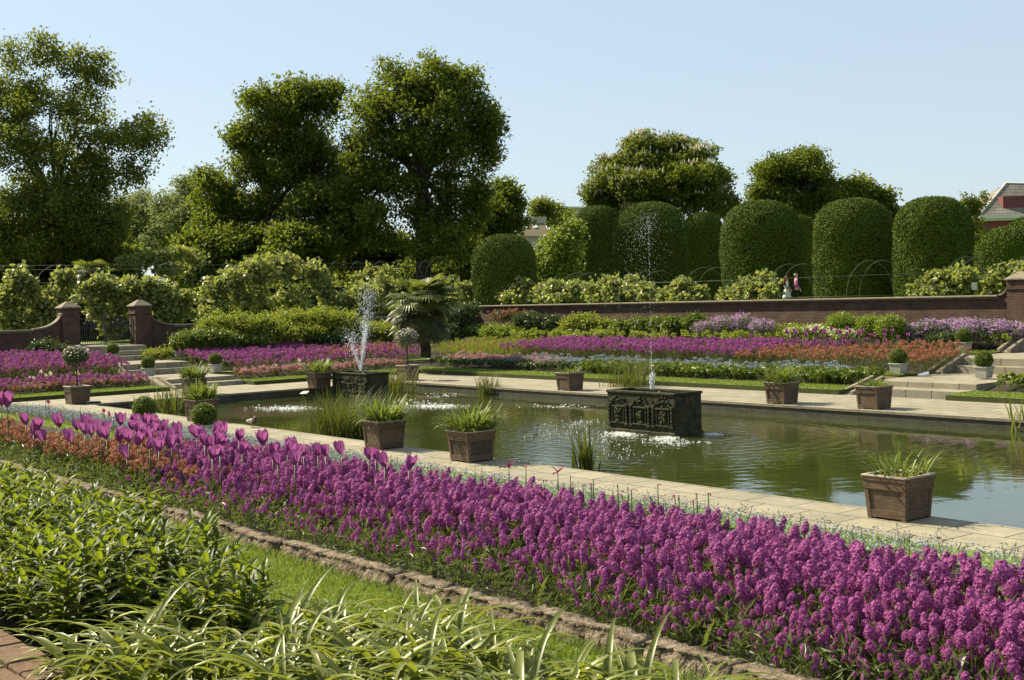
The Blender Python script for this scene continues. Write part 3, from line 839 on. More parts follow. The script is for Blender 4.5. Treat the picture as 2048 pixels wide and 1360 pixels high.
def make_planter():
    root = empty('wooden_planter')
    st, sb, h = .422, .366, .745
    s = lambda z: sb + (st - sb) * z / h
    b = MB()
    def ring(z0, z1, o0, o1=None):
        o1 = o0 if o1 is None else o1
        q0, q1 = s(z0) + o0, s(z1) + o1
        b.hexa((-q0, q0, -q0, q0), (-q1, q1, -q1, q1), z0, z1)
    ring(.03, h - .05, -.022)          # recessed boards
    bd = b.build('panels', M['wood'], root)
    fr = MB()
    for sx in (-1, 1):
        for sy in (-1, 1):           # corner posts, tapered
            lo = sorted((sx * (s(0)), sx * (s(0) - .075))); l2 = sorted((sy * s(0), sy * (s(0) - .075)))
            hi = sorted((sx * (s(h - .03)), sx * (s(h - .03) - .075))); h2 = sorted((sy * s(h - .03), sy * (s(h - .03) - .075)))
            fr.hexa((*lo, *l2), (*hi, *h2), 0.0, h - .03)
    for z0, z1, o in ((.03, .16, -.004), (h - .2, h - .06, -.004), (h - .235, h - .2, .006), (h - .09, h - .031, .012)):
        for ax in (0, 1):
            for sg in (-1, 1):
                q0, q1 = s(z0), s(z1)
                a0, a1 = q0 - .074, q1 - .074
                f0 = sorted((sg * (q0 + o), sg * (q0 - .03))); f1 = sorted((sg * (q1 + o), sg * (q1 - .03)))
                if o > 0: a0, a1 = q0 + o - (.001 if ax else 0), q1 + o - (.001 if ax else 0)
                if ax == 0: fr.hexa((-a0, a0, *f0), (-a1, a1, *f1), z0, z1)
                else: fr.hexa((*f0, -a0, a0), (*f1, -a1, a1), z0, z1)
    fr.build('frame', M['wood'], root)
    r = MB(); q = st + .02; w = .075
    for bx in ((-q, q, -q, -q + w), (-q, q, q - w, q), (-q, -q + w, -q + w, q - w), (q - w, q, -q + w, q - w)): r.bbox(*bx, h - .03, h, .006)
    r.build('rim', M['wood_rim'], root)
    so = MB(); so.add([(-.35, -.35, h - .08), (.35, -.35, h - .08), (.35, .35, h - .08), (-.35, .35, h - .08)], [(0, 1, 2, 3)])
    so.build('soil_fill', M['soil'], root)
    return root
def strap_plant(name, label, n, L, spread, seed, mat, W=.028, cat='plant', up=.15):
    rg = np.random.default_rng(seed)
    base = np.stack([rg.normal(size=n) * spread * .4, rg.normal(size=n) * spread * .4, np.zeros(n)], 1)
    base[:, :2] = np.clip(base[:, :2], -.3, .3)
    az = np.arctan2(base[:, 1], base[:, 0]) + rg.normal(size=n) * .7
    V, Q = blades(rg, base, az, rg.uniform(.03, .95, n) + up * .2, rg.uniform(.3, 1.9, n), rg.uniform(.5, 1.15, n) * L, rg.uniform(.7, 1.2, n) * W, 6)
    mb = MB().add(V, Q)
    o = mb.build(name, mat); tag(o, label, cat); return o
def pl_at(px, py): p = at(px, py, 0); return (p[0] - .366, p[1] + .366)
PLANTERS = [
    ((-12.668, 18.364), 'wooden box planter nearest the camera at the right, with sparse grassy leaves', 'sparse', 11),
    ((-24.503, 18.173), 'wooden box planter on the near pond edge, left of the short iris clump', 'full', 12),
    ((-28.475, 18.232), 'wooden box planter on the near pond edge, beside the big bushy reeds', 'full', 13),
    ((-40.303, 18.498), 'wooden box planter on the near pond edge, behind the purple tulips and beside the duck', 'full', 14),
    ((-39.572, 34.522), 'wooden box planter on the far paving, low plants, left of the front fountain tank', 'low', 15),
    ((-28.357, 34.421), 'wooden box planter on the far paving with tall fountain of strap leaves', 'tall', 16),
    ((-24.673, 34.514), 'wooden box planter on the far paving beside the stone steps', 'low', 17),
    (pl_at(632.6, 778), 'wooden box planter on the left paving just behind the reeded fountain tank', 'full', 18),
    (pl_at(380, 791), 'wooden box planter on the left paving at the foot of the gate steps', 'full', 19),
    (pl_at(144, 809.6), 'wooden box planter at the pond corner holding a white flowering standard', 'std', 20),
    (pl_at(812, 761.7), 'wooden box planter at the far pond corner holding a pale standard tree', 'std2', 21),
]
proto = None
PLANT_LABELS = {'sparse': 'sparse grassy plant with a few pale arching leaves in the near right planter', 'std': None, 'std2': None}
for (x, y), lab, kind, sd_ in PLANTERS:
    if proto is None: proto = make_planter(); o = proto
    else: o = copy_tree(proto)
    o.location = (x, y, 0.004); tag(o, lab, 'planter', 'wooden box planters round the pond')
    z = .66
    if kind == 'sparse':
        p = strap_plant('strap_leaf_plant', PLANT_LABELS['sparse'], 80, .58, .7, sd_, M['strap'], .032)
    elif kind == 'full':
        p = strap_plant('strap_leaf_plant', 'bushy strap leaved plant in the box planter ' + {12: 'left of the iris clump', 13: 'beside the big reeds', 14: 'near the duck', 18: 'behind the reeded tank', 19: 'at the foot of the gate steps'}[sd_], 300, .82, .85, sd_, M['strap'], .048)
    elif kind == 'low':
        p = strap_plant('strap_leaf_plant', 'low leafy plant in the far planter ' + ('beside the steps' if sd_ == 17 else 'left of the front tank'), 110, .42, .8, sd_, M['strap'], .045)
    elif kind == 'tall':
        p = strap_plant('strap_leaf_plant', 'big fountain of pale strap leaves in the far planter', 260, .8, .7, sd_, M['strap'], .04)
    else: continue
    p.location = (x, y, z)

def standard_tree(x, y, z, ht, cr, label, seed, white):
    rg = np.random.default_rng(seed)
    root = empty('standard_tree', (x, y, z)); tag(root, label, 'tree')
    t = MB(); t.tube([(0, 0, 0), (.02, .01, ht * .4), (-.01, 0, ht * .8), (0, 0, ht)], [.035, .03, .026, .02], 7)
    for i in range(7):
        a = rg.uniform(0, 6.28); t.tube([(0, 0, ht * .85), (cr * .5 * math.cos(a), cr * .5 * math.sin(a), ht + rg.uniform(-.1, .3))], [.015, .006], 5)
    t.build('trunk', M['bark'], root)
    d = rdir(rg, 1100, .15); P = d * (rg.uniform(.3, 1, 1100) ** .4)[:, None] * cr * np.array([1, 1, .8]) + [0, 0, ht]
    V, Q = leaf_quads(rg, P, rdir(rg, 1100), nrm(d + rdir(rg, 1100) * .7), .13, .065)
    c = MB().add(V, Q); c.build('crown', M['shrub_dark'] if white else M['silver'], root)
    d = rdir(rg, 170, .5); d = d[d[:, 2] > -.1]; P = d * cr * 1.03 * np.array([1, 1, .8]) + [0, 0, ht]
    V, Q = leaf_quads(rg, P, rdir(rg, len(P)), nrm(d + rdir(rg, len(P)) * .4), .09, .08)
    MB().add(V, Q).build('blossom', M['candle'], root)
ps, pm_ = PLANTERS[9][0], PLANTERS[10][0]
ztop = atY(157, 712, ps[1])[2]
standard_tree(ps[0], ps[1], .6, ztop - .6, .52, 'small standard tree with white blossom in the planter at the left pond corner', 31, True)
ztop = atY(812, 676, pm_[1])[2]
standard_tree(pm_[0], pm_[1], .6, ztop - .6, .55, 'small pale leaved standard tree in the planter near the palm', 32, False)
lows = [(ps, 33), (pm_, 34)]

# clipped box balls in pale pots
def make_pot():
    root = empty('square_pot')
    m = MB(); sb, st, h = .24, .32, .5
    m.hexa((-sb, sb, -sb, sb), (-st + .02, st - .02, -st + .02, st - .02), 0, h - .06)
    m.build('body', M['white_pot'], root)
    r = MB(); q = st + .01; w = .06
    for bx in ((-q, q, -q, -q + w), (-q, q, q - w, q), (-q, -q + w, -q + w, q - w), (q - w, q, -q + w, q - w)): r.bbox(*bx, h - .06, h, .01)
    r.build('rim', M['white_pot'], root)
    s = MB(); s.add([(-.27, -.27, h - .03), (.27, -.27, h - .03), (.27, .27, h - .03), (-.27, .27, h - .03)], [(0, 1, 2, 3)]); s.build('soil_fill', M['soil'], root)
    return root
def ball_mesh(seed, r=.38, n=2600, mat='box', leaf=.06):
    rg = np.random.default_rng(seed)
    m = MB(); m.ball((0, 0, 0), r * .9, 20, 1)
    d = rdir(rg, n); k = r * (1 + .05 * np.sin(d[:, 0] * 7 + seed) * np.sin(d[:, 2] * 6) + rg.normal(size=n) * .03)
    V, Q = leaf_quads(rg, d * k[:, None] * .96, nrm(rdir(rg, n) + d * .5), nrm(d + rdir(rg, n) * .6), leaf, leaf * .6)
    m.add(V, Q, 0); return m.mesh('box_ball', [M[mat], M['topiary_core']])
POTS = [  # px, py of the pot's foot, height above the pond paving, label words
    (1797, 753, .5, 'by the far steps and orange flowers'),
    (1968, 762, .46, 'right of the far steps'),
    (1927, 707, 1.05, 'by the lilac flowers'),
    (297, 750, .5, 'on the left of the gate steps'),
    (431, 743, .5, 'on the grass right of the gate steps'),
    (357, 712, 1.05, 'below the shrubs right of the gate'),
    (226, 712, 1.05, 'just in front of the iron gate'),
]
pot0 = None; bm_ = [ball_mesh(s) for s in (41, 42, 43)]
def put_ball(x, y, z, lab, i, sc=1.0):
    global pot0
    if pot0 is None: pot0 = make_pot(); o = pot0
    else: o = copy_tree(pot0)
    o.location = (x, y, z); o.scale = (sc,) * 3
    tag(o, 'pale square stone pot holding a box ball ' + lab, 'pot', 'pale pots with box balls')
    b = bpy.data.objects.new('box_ball', bm_[i % 3]); COL.objects.link(b); b.location = (x, y, z + (.5 + .28) * sc); b.scale = (sc, sc, .95 * sc)
    b.rotation_euler = (0, 0, i * 1.1)
    tag(b, 'round clipped box ball in the pale pot ' + lab, 'topiary', 'clipped box balls in pots')
for i, (px, py, z, lab) in enumerate(POTS):
    if px > 1000:
        Y = YF + (8.75 if z < .6 else 14.9); p = atY(px, py, Y)
    else:
        p = atX(px, py, XL - (8.75 if z < .6 else 14.9))
    put_ball(p[0], p[1], z, lab, i, .86)
    if i in (0, 1, 3, 4):     # stone plinth at the head of the steps
        pass
# two balls near the camera, their pots behind the tulips
for i, (px, py, lab) in enumerate(((290, 838, 'on the near paving, leftmost there'), (410, 862, 'nearest the camera, behind purple tulips'))):
    p = atY(px, py, YN - 3.0)
    put_ball(p[0], p[1], max(.004, p[2] - .78 * .95 - .1), lab, i + 1, .95)

# duck boards in the water, and planks
def board(p0, p1, w, label, name='duck_board'):
    p0, p1 = np.array(p0), np.array(p1); d = p1 - p0; s = nrm(np.cross(d, [0, 0, 1])) * w / 2; n = nrm(np.cross(s, d)) * .03
    root = empty(name, tuple(p0)); tag(root, label, 'ramp')
    m = MB(); V = [-s, s, s + d, -s + d]; V = V + [v - n for v in V]
    m.add(V, [(0, 1, 2, 3), (7, 6, 5, 4), (0, 4, 5, 1), (1, 5, 6, 2), (2, 6, 7, 3), (3, 7, 4, 0)]); m.build('plank', M['plank'], root)
    c = MB()
    for i in range(5):
        q = d * (i + .7) / 6; V = [q - s * .9 + n * .0 + np.array([0, 0, .002]), q + s * .9 + np.array([0, 0, .002]), q + s * .9 + d * .025 + np.array([0, 0, .02]), q - s * .9 + d * .025 + np.array([0, 0, .02])]
        c.add(V, [(0, 1, 2, 3)])
    c.build('cleats', M['plank'], root)
    return root
board(at(797, 756, .06), at(827, 776, -.38), .34, 'pale wooden duck ramp sloping into the water by the far pond corner')
board(at(606, 787, .06), at(617, 779, -.38), .3, 'pale wooden duck ramp by the planter left of the reeded tank')
board(at(187, 802, .1), at(199, 812, -.36), .5, 'brown wooden duck ramp at the near left pond corner')

# ------------------------------------------------------------------ trees
def px_lobes(lobes, D, k=1.0):
    out = []
    for i, (x, y, rx, ry) in enumerate(lobes):
        dd = D + math.sin(i * 2.4) * rx * D / FPX * .5
        out.append((atD(x, y, dd), rx * D / FPX * k, ry * D / FPX * k))
    return out
def crown_geo(rng, lobes, n_clump, per, cr, L, W, shell=2.2, up=.5, droop=.3, flat=.7, zmin=None):
    w = np.array([a * b for _, a, b in lobes]); w = w / w.sum()
    k = rng.choice(len(lobes), n_clump, p=w)
    C = np.array([l[0] for l in lobes])[k]; rx = np.array([l[1] for l in lobes])[k]; rz = np.array([l[2] for l in lobes])[k]
    d = rdir(rng, n_clump); rad = rng.uniform(0, 1, n_clump) ** (1 / shell) * (1 + .06 * rng.normal(size=n_clump))
    P = C + d * rad[:, None] * np.stack([rx, rx, rz], 1)
    if zmin is not None: P = P[P[:, 2] > zmin]
    return clump_leaves(rng, P, per, cr, L, W, up, droop, flat)
def tree(name, label, lobes_px, D, mat, n_clump, per, cr, L, W, seed, trunk_px=None, trunk_r=.45, limbs=9, group=None, shell=3.0, up=.5, droop=.3, blossoms=0, base_z=1.8, forks=None):
    rng = np.random.default_rng(seed)
    main = px_lobes(lobes_px, D); lobes = []
    for c_, a_, b_ in main:
        lobes.append((c_, a_ * .78, b_ * .78))
        for d_ in rdir(rng, 6, .25):
            q_ = rng.uniform(.34, .52); lobes.append((c_ + d_ * np.array([a_, a_, b_]) * rng.uniform(.65, .95), a_ * q_, max(b_ * q_ * .7, .5)))
    cx = sum(l[0] * l[1] for l in lobes) / sum(l[1] for l in lobes)
    if trunk_px: tp = [atD(x, y, D) for x, y in trunk_px]; foot = tp[0].copy()
    else: tp = [np.array([cx[0], cx[1], base_z]), cx * [1, 1, .3] + np.array([0, 0, base_z * .7]), cx]; foot = tp[0]
    foot[2] = base_z; tp[0] = foot
    root = empty(name, tuple(foot)); tag(root, label, 'tree', group)
    t = MB(); tp = np.array(tp)
    dense = np.array([[np.interp(s, np.linspace(0, 1, len(tp)), tp[:, a]) for a in range(3)] for s in np.linspace(0, 1, 12)])
    t.tube(dense - foot, np.linspace(trunk_r, trunk_r * .55, 12), 10)
    top = tp[-1]
    order = sorted(range(len(lobes)), key=lambda i: -lobes[i][1])[:limbs]
    for j, i in enumerate(order):
        e = lobes[i][0] + rdir(rng, 1)[0] * lobes[i][1] * .3
        s0 = dense[int(rng.integers(8, 12))]
        mid = (s0 + e) / 2 + np.array([0, 0, np.linalg.norm(e - s0) * .1]) + rng.normal(size=3) * .3
        q = np.array([s0, (s0 + mid) / 2 + rng.normal(size=3) * .1, mid, (mid + e) / 2 + rng.normal(size=3) * .2, e]) - foot
        t.tube(q, [trunk_r * .42, trunk_r * .33, trunk_r * .25, trunk_r * .16, trunk_r * .06], 7)
        for _ in range(3):
            e2 = lobes[i][0] + rdir(rng, 1)[0] * lobes[i][1] * .85 - foot
            m2 = (q[2] + e2) / 2 + rng.normal(size=3) * .25
            t.tube([q[2], m2, e2], [trunk_r * .16, trunk_r * .1, trunk_r * .03], 5)
    t.build('trunk', M['bark'], root)
    V, Q = crown_geo(rng, lobes, n_clump, per, cr, L, W, shell, up, droop)
    c = MB().add(V - foot, Q)
    co = c.build('crown', M[mat], root)
    if blossoms:
        k = rng.integers(0, len(lobes), blossoms); d = rdir(rng, blossoms, .9)
        d = np.where((d @ np.array([-.6, -.5, .8]))[:, None] > -.1, d, -d)
        P = np.array([l[0] for l in lobes])[k] + d * np.stack([np.array([l[1] for l in lobes])[k]] * 2 + [np.array([l[2] for l in lobes])[k]], 1) * 1.02
        up_ = nrm(np.tile([0, 0, 1.0], (blossoms, 1)) + rng.normal(size=(blossoms, 3)) * .2)
        V1, Q1 = leaf_quads(rng, P, up_, rdir(rng, blossoms), .55, .26)
        V2, Q2 = leaf_quads(rng, P, up_, rdir(rng, blossoms), .55, .26)
        m = MB().add(V1 - foot, Q1).add(V2 - foot, Q2); m.build('blossom', M['candle'], root)
    return root
tree('plane_tree', 'tall airy tree at the left edge with sky showing through its branches',
     [(30, 120, 35, 40), (95, 110, 38, 38), (150, 130, 35, 38), (205, 150, 42, 38), (10, 200, 55, 60), (90, 200, 65, 55), (165, 210, 55, 45), (40, 300, 70, 70),
      (130, 300, 75, 65), (205, 285, 60, 45), (270, 275, 45, 38), (300, 265, 28, 36), (292, 312, 28, 24), (120, 390, 90, 70), (210, 365, 60, 50), (252, 348, 38, 30),
      (40, 400, 60, 70), (195, 450, 60, 60), (215, 420, 45, 45), (160, 420, 60, 50), (60, 450, 70, 60), (100, 480, 90, 60), (180, 490, 70, 40), (15, 490, 40, 50), (235, 440, 30, 40), (-40, 250, 50, 120), (-40, 420, 50, 90)],
     100, 'tree_mid', 1700, 42, .42, .27, .16, 101, [(120, 560), (118, 470), (112, 395)], .42, 22, shell=2.6, up=.4)
tree('chestnut_tree', 'large rounded chestnut, the lower left crown of the tall dark pair',
     [(600, 185, 52, 38), (640, 200, 42, 42), (545, 222, 58, 48), (600, 260, 80, 60), (505, 280, 50, 45), (560, 330, 85, 60), (640, 330, 80, 70), (472, 270, 20, 20),
      (500, 340, 45, 32), (440, 395, 45, 55), (420, 450, 40, 55), (520, 420, 90, 65), (620, 430, 90, 75), (540, 490, 120, 45), (420, 370, 38, 28), (690, 400, 60, 80)],
     132, 'tree_dark', 1600, 48, .56, .41, .22, 102, [(650, 560), (645, 430), (630, 300)], .65, 12, 'dark chestnut pair', droop=.8, shell=3.2)
tree('chestnut_tree', 'tallest chestnut with visible forked trunk, the right crown of the dark pair',
     [(860, 152, 78, 40), (792, 160, 52, 38), (918, 180, 52, 48), (740, 200, 52, 42), (800, 230, 80, 55), (890, 230, 80, 55), (955, 240, 48, 50), (985, 248, 28, 42),
      (730, 275, 55, 50), (775, 315, 60, 45), (905, 300, 60, 45), (955, 310, 38, 42), (715, 360, 50, 60), (935, 365, 50, 45), (695, 440, 75, 70), (760, 450, 50, 55),
      (915, 450, 55, 60), (978, 300, 18, 26), (850, 290, 60, 36), (960, 420, 30, 40), (800, 370, 46, 40), (882, 370, 40, 32), (835, 430, 60, 40), (880, 490, 60, 40)],
     126, 'tree_dark', 1400, 46, .54, .4, .21, 103, [(846, 560), (846, 470), (842, 395), (850, 320)], .85, 16, 'dark chestnut pair', droop=.8, shell=3.2)
tree('small_tree', 'small dark tree at the right foot of the tallest chestnut', [(1005, 388, 36, 32), (1022, 425, 32, 40), (985, 440, 35, 50), (1000, 470, 50, 40)], 138, 'tree_dark', 420, 34, .45, .4, .22, 104, droop=.4)
tree('pale_tree', 'pale grey green tree, right one of the two in the gap beside the airy tree', [(370, 398, 40, 36), (335, 430, 38, 45), (385, 460, 50, 60), (330, 480, 50, 40)], 150, 'tree_hazed', 560, 40, .5, .34, .2, 105, None, .4, 6)
tree('pale_tree', 'pale grey green tree, left one of the two in the gap beside the airy tree', [(272, 410, 30, 34), (255, 450, 36, 50), (300, 440, 38, 40), (285, 490, 60, 40)], 155, 'tree_hazed', 480, 40, .5, .34, .2, 106, None, .4, 6)
tree('distant_tree', 'light green distant tree beside the pale house with roof windows', [(1085, 415, 28, 18), (1105, 432, 34, 22), (1140, 448, 36, 30)], 185, 'tree_mid', 300, 34, .5, .4, .24, 107, None, .3, 4)
tree('bright_shrub_tree', 'bright yellow green small tree between the dome topiary and the tall clipped row', [(1105, 505, 32, 30), (1120, 530, 36, 34), (1140, 480, 28, 34), (1090, 545, 30, 26)], 105, 'tree_lime', 420, 34, .34, .3, .18, 108, None, .2, 4)
tree('blossoming_chestnut', 'broad chestnut dotted with pale blossom candles behind the clipped row',
     [(1320, 297, 70, 34), (1280, 300, 42, 28), (1370, 330, 58, 45), (1262, 335, 55, 40), (1232, 370, 55, 42), (1330, 370, 100, 50), (1420, 370, 42, 40), (1450, 398, 24, 26), (1200, 395, 28, 22), (1300, 405, 100, 36), (1405, 405, 60, 34)],
     135, 'tree_dark', 1300, 52, .44, .36, .2, 109, None, .6, 10, blossoms=1300, shell=2.8)
tree('dark_tree', 'dark round tree behind the middle of the clipped row', [(1592, 335, 70, 34), (1560, 362, 52, 38), (1530, 385, 34, 26), (1620, 370, 58, 46), (1580, 408, 60, 36)], 140, 'tree_dark', 760, 52, .46, .34, .19, 110, None, .5, 8)
tree('dark_tree', 'low dark spreading tree sloping down behind the clipped row toward the red house', [(1718, 388, 52, 28), (1700, 416, 60, 34), (1660, 405, 46, 36), (1755, 415, 34, 30), (1790, 440, 30, 26)], 140, 'tree_dark', 700, 38, .5, .42, .24, 111, None, .5, 6)
tree('slender_tree', 'slender young tree left of the red house roof', [(1966, 398, 10, 18), (1946, 412, 14, 22), (1928, 405, 10, 8), (1950, 450, 20, 30), (1955, 490, 24, 45), (1948, 540, 24, 40)], 100, 'tree_mid', 300, 20, .16, .22, .12, 112, None, .12, 4)
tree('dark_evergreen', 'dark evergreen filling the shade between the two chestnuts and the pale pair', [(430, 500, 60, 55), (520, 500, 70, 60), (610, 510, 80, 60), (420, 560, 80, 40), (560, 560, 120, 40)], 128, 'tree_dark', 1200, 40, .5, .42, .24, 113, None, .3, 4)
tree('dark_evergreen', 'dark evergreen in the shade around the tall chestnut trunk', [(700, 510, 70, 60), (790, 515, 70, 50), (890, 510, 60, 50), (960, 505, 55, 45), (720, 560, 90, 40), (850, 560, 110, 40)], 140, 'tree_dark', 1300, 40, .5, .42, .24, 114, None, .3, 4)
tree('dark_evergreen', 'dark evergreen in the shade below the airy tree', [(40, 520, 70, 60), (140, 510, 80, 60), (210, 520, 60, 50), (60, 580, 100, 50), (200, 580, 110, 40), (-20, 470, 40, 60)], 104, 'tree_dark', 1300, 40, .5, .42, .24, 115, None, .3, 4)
# tall dark yew hedge added to keep the view dark behind gate and vines
def hedge(name, label, x0, x1, y0, y1, z0, z1, n, mat, seed, leaf=.22, cat='hedge'):
    rg = np.random.default_rng(seed); m = MB()
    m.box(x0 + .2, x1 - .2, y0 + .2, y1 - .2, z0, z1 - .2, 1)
    A = [(y1 - y0) * (z1 - z0)] * 2 + [(x1 - x0) * (z1 - z0)] * 2 + [(x1 - x0) * (y1 - y0)]
    k = rg.choice(5, n, p=np.array(A) / sum(A)); u, v = rg.uniform(size=n), rg.uniform(size=n)
    X = np.where(k == 0, x0, np.where(k == 1, x1, x0 + (x1 - x0) * u)); Y = np.where(k == 2, y0, np.where(k == 3, y1, y0 + (y1 - y0) * np.where(k < 2, u, v)))
    Z = np.where(k == 4, z1, z0 + (z1 - z0) * v)
    P = np.stack([X, Y, Z], 1) + rg.normal(size=(n, 3)) * .12
    V, Q = leaf_quads(rg, P, rdir(rg, n), rdir(rg, n, .4), leaf, leaf * .6); m.add(V, Q, 0)
    return tag(m.build(name, [M[mat], M['topiary_core']]), label, cat)
hedge('yew_hedge', 'long dark yew hedge added for darkness beyond the iron gate', -88, -85.5, 2, 62, 1.75, 5.3, 9000, 'tree_dark', 121)
hedge('yew_hedge', 'dark yew hedge added for darkness behind the far left vines and palm', -92, -80, 69, 71.5, 1.75, 5.2, 3500, 'tree_dark', 122)

# clipped yew domes
def topiary(label, x0, x1, ytop, Y, zb=2.85, seed=1, n=7500, asp=.88):
    a, b2 = atY(x0, ytop + 90, Y), atY(x1, ytop + 90, Y)
    tp_ = atY((x0 + x1) / 2, ytop, Y)
    D = (tp_ - EYE) @ F
    rad = (x1 - x0) / 2 * D / FPX; c = np.array([tp_[0], tp_[1]]); h = tp_[2] - zb
    c = c + np.array([F[0], F[1]]) * rad * .0
    rg = np.random.default_rng(seed)
    capz = min(h * .75, rad * asp)
    prof = [(rad * .97 * (1 - .02 * (1 - t)), (h - capz) * t) for t in np.linspace(0, 1, 8)][:-1]
    for al in np.linspace(0, math.pi / 2, 14):
        r_ = rad * .97 * math.cos(al) ** .78; z_ = (h - capz) + capz * math.sin(al) ** .92
        prof.append((max(r_, .01), z_))
    root = empty('clipped_yew', (c[0], c[1], zb)); tag(root, label, 'topiary', 'clipped yew domes on the upper terrace')
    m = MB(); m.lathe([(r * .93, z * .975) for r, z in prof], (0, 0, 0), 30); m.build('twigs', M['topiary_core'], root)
    pr_ = np.array(prof); seg = np.linalg.norm(np.diff(pr_, axis=0), axis=1) * (pr_[:-1, 0] + pr_[1:, 0])
    k = rg.choice(len(seg), n, p=seg / seg.sum()); u = rg.uniform(size=n); th = rg.uniform(0, 2 * math.pi, n)
    r_ = pr_[k, 0] * (1 - u) + pr_[k + 1, 0] * u; z_ = pr_[k, 1] * (1 - u) + pr_[k + 1, 1] * u
    dd = pr_[k + 1] - pr_[k]; nn = nrm(np.stack([dd[:, 1] * np.cos(th), dd[:, 1] * np.sin(th), -dd[:, 0]], 1))
    wob = 1 + .018 * np.sin(th * 5 + z_ * 1.3 + seed) + .012 * np.sin(th * 9 - z_ * 2.1)
    P = np.stack([r_ * np.cos(th) * wob, r_ * np.sin(th) * wob, z_], 1) + nn * (rg.normal(size=n)[:, None] * .03 - rg.exponential(.05, n)[:, None])
    V, Q = leaf_quads(rg, P, nrm(rdir(rg, n) + nn * .15 + [0, 0, .1]), nrm(nn + rdir(rg, n) * .42), .135, .09)
    MB().add(V, Q).build('foliage', M['topiary'], root)
    return root
TOP = [
    (1144, 1246, 412, 74, 'clipped yew dome, farthest left of the tall ones, behind the fountain spray'),
    (1223, 1375, 405, 67, 'clipped yew dome with falling fountain spray in front of it'),
    (1366, 1444, 425, 78, 'clipped yew dome in the back row, just right of the sprayed one'),
    (1438, 1604, 402, 65, 'broad clipped yew dome, directly behind and left of the two people'),
    (1570, 1626, 431, 80, 'clipped yew dome almost wholly hidden, only a sliver of its top showing'),
    (1624, 1785, 398, 64, 'tall clipped yew dome, directly right of the two people'),
    (1786, 1942, 395, 63, 'tallest clipped yew dome, the last full one before the red house'),
    (1953, 2085, 455, 60, 'shorter clipped yew dome below the red house, cut by the right picture edge'),
    (2008, 2120, 434, 72, 'clipped yew dome behind the shorter one under the red house eaves'),
    (941, 1072, 470, 58.6, 'low round clipped yew beside the pale house, standing apart from the tall row'),
]
for i, (x0, x1, yt, Y, lab) in enumerate(TOP):
    topiary(lab, x0, x1, yt, Y * 1.22 if x0 > 1000 else Y, 2.85, 200 + i, int(24000 + 22000 * ((x1 - x0) / 150)))

# ------------------------------------------------------------------ vines on the arched trellis, shrubs against the walls
def bush(name, label, lobes, seed, mat, n, per, cr, L, W, cat='shrub', up=.5, droop=.2, shell=2.5, group=None, core=True, flat=.8, zmin=None):
    """lobes = (centre, horizontal radius, vertical radius) in garden metres"""
    rg = np.random.default_rng(seed)
    lo = min(lobes, key=lambda l: l[0][2] - l[2]); c0 = np.mean([l[0] for l in lobes], axis=0)
    foot = np.array([c0[0], c0[1], lo[0][2] - lo[2]])
    V, Q = crown_geo(rg, lobes, n, per, cr, L, W, shell, up, droop, flat, zmin)
    m = MB().add(V - foot, Q)
    if core:
        for c, rx, rz in lobes: m.ball(c - foot, 1.0, 10, 1, (rx * .62, rx * .62, rz * .62))
    o = m.build(name, [M[mat], M['topiary_core']]); o.location = tuple(foot)
    return tag(o, label, cat, group)
def L_Y(lst, Y): return [(atY(x, y, Y + (i % 3 - 1) * .3), rx * ((atY(x, y, Y) - EYE) @ F) / FPX, ry * ((atY(x, y, Y) - EYE) @ F) / FPX) for i, (x, y, rx, ry) in enumerate(lst)]
def L_X(lst, X): return [(atX(x, y, X + (i % 3 - 1) * .3), rx * ((atX(x, y, X) - EYE) @ F) / FPX, ry * ((atX(x, y, X) - EYE) @ F) / FPX) for i, (x, y, rx, ry) in enumerate(lst)]
VY = 57.5
for i, (lst, lab) in enumerate([
    ([(980, 585, 20, 18), (1010, 582, 25, 22), (1045, 580, 22, 24), (1030, 595, 30, 14)], 'leafy lime green vine on the wall terrace in front of the low round yew'),
    ([(1085, 585, 18, 18), (1115, 580, 26, 22), (1150, 582, 20, 20), (1120, 596, 40, 12)], 'leafy lime green vine on the wall terrace below the bright small tree'),
    ([(1190, 580, 22, 22), (1225, 575, 28, 26), (1265, 576, 26, 26), (1292, 585, 16, 20), (1230, 596, 50, 12)], 'widest lime green vine on the wall terrace, below the sprayed yew'),
    ([(1330, 592, 14, 12), (1362, 580, 24, 22), (1395, 588, 18, 16), (1366, 596, 36, 10)], 'lime green vine on the wall terrace right of the thin fountain jet'),
    ([(1455, 592, 16, 12), (1490, 582, 24, 20), (1525, 572, 24, 22), (1545, 582, 14, 20), (1500, 596, 44, 10)], 'lime green vine on the wall terrace just left of the two people'),
    ([(1838, 580, 16, 18), (1870, 568, 26, 26), (1905, 560, 22, 24), (1930, 556, 18, 20), (1880, 584, 40, 12)], 'lime green vine on the wall terrace below the tallest yew'),
    ([(1975, 575, 16, 22), (2005, 560, 24, 26), (2040, 545, 24, 22), (2060, 560, 24, 30)], 'lime green vine behind the stone pillar at the right end of the wall'),
    ([(935, 585, 22, 28), (915, 600, 20, 18), (905, 570, 14, 18)], 'lime green vine just right of the palm crown'),
]):
    bush('vine', lab, L_Y(lst, VY), 300 + i, 'vine', 52 * len(lst), 11, .17, .27, .25, 'vine', group='vines on the arched trellis', shell=2, core=False)
VX = -77
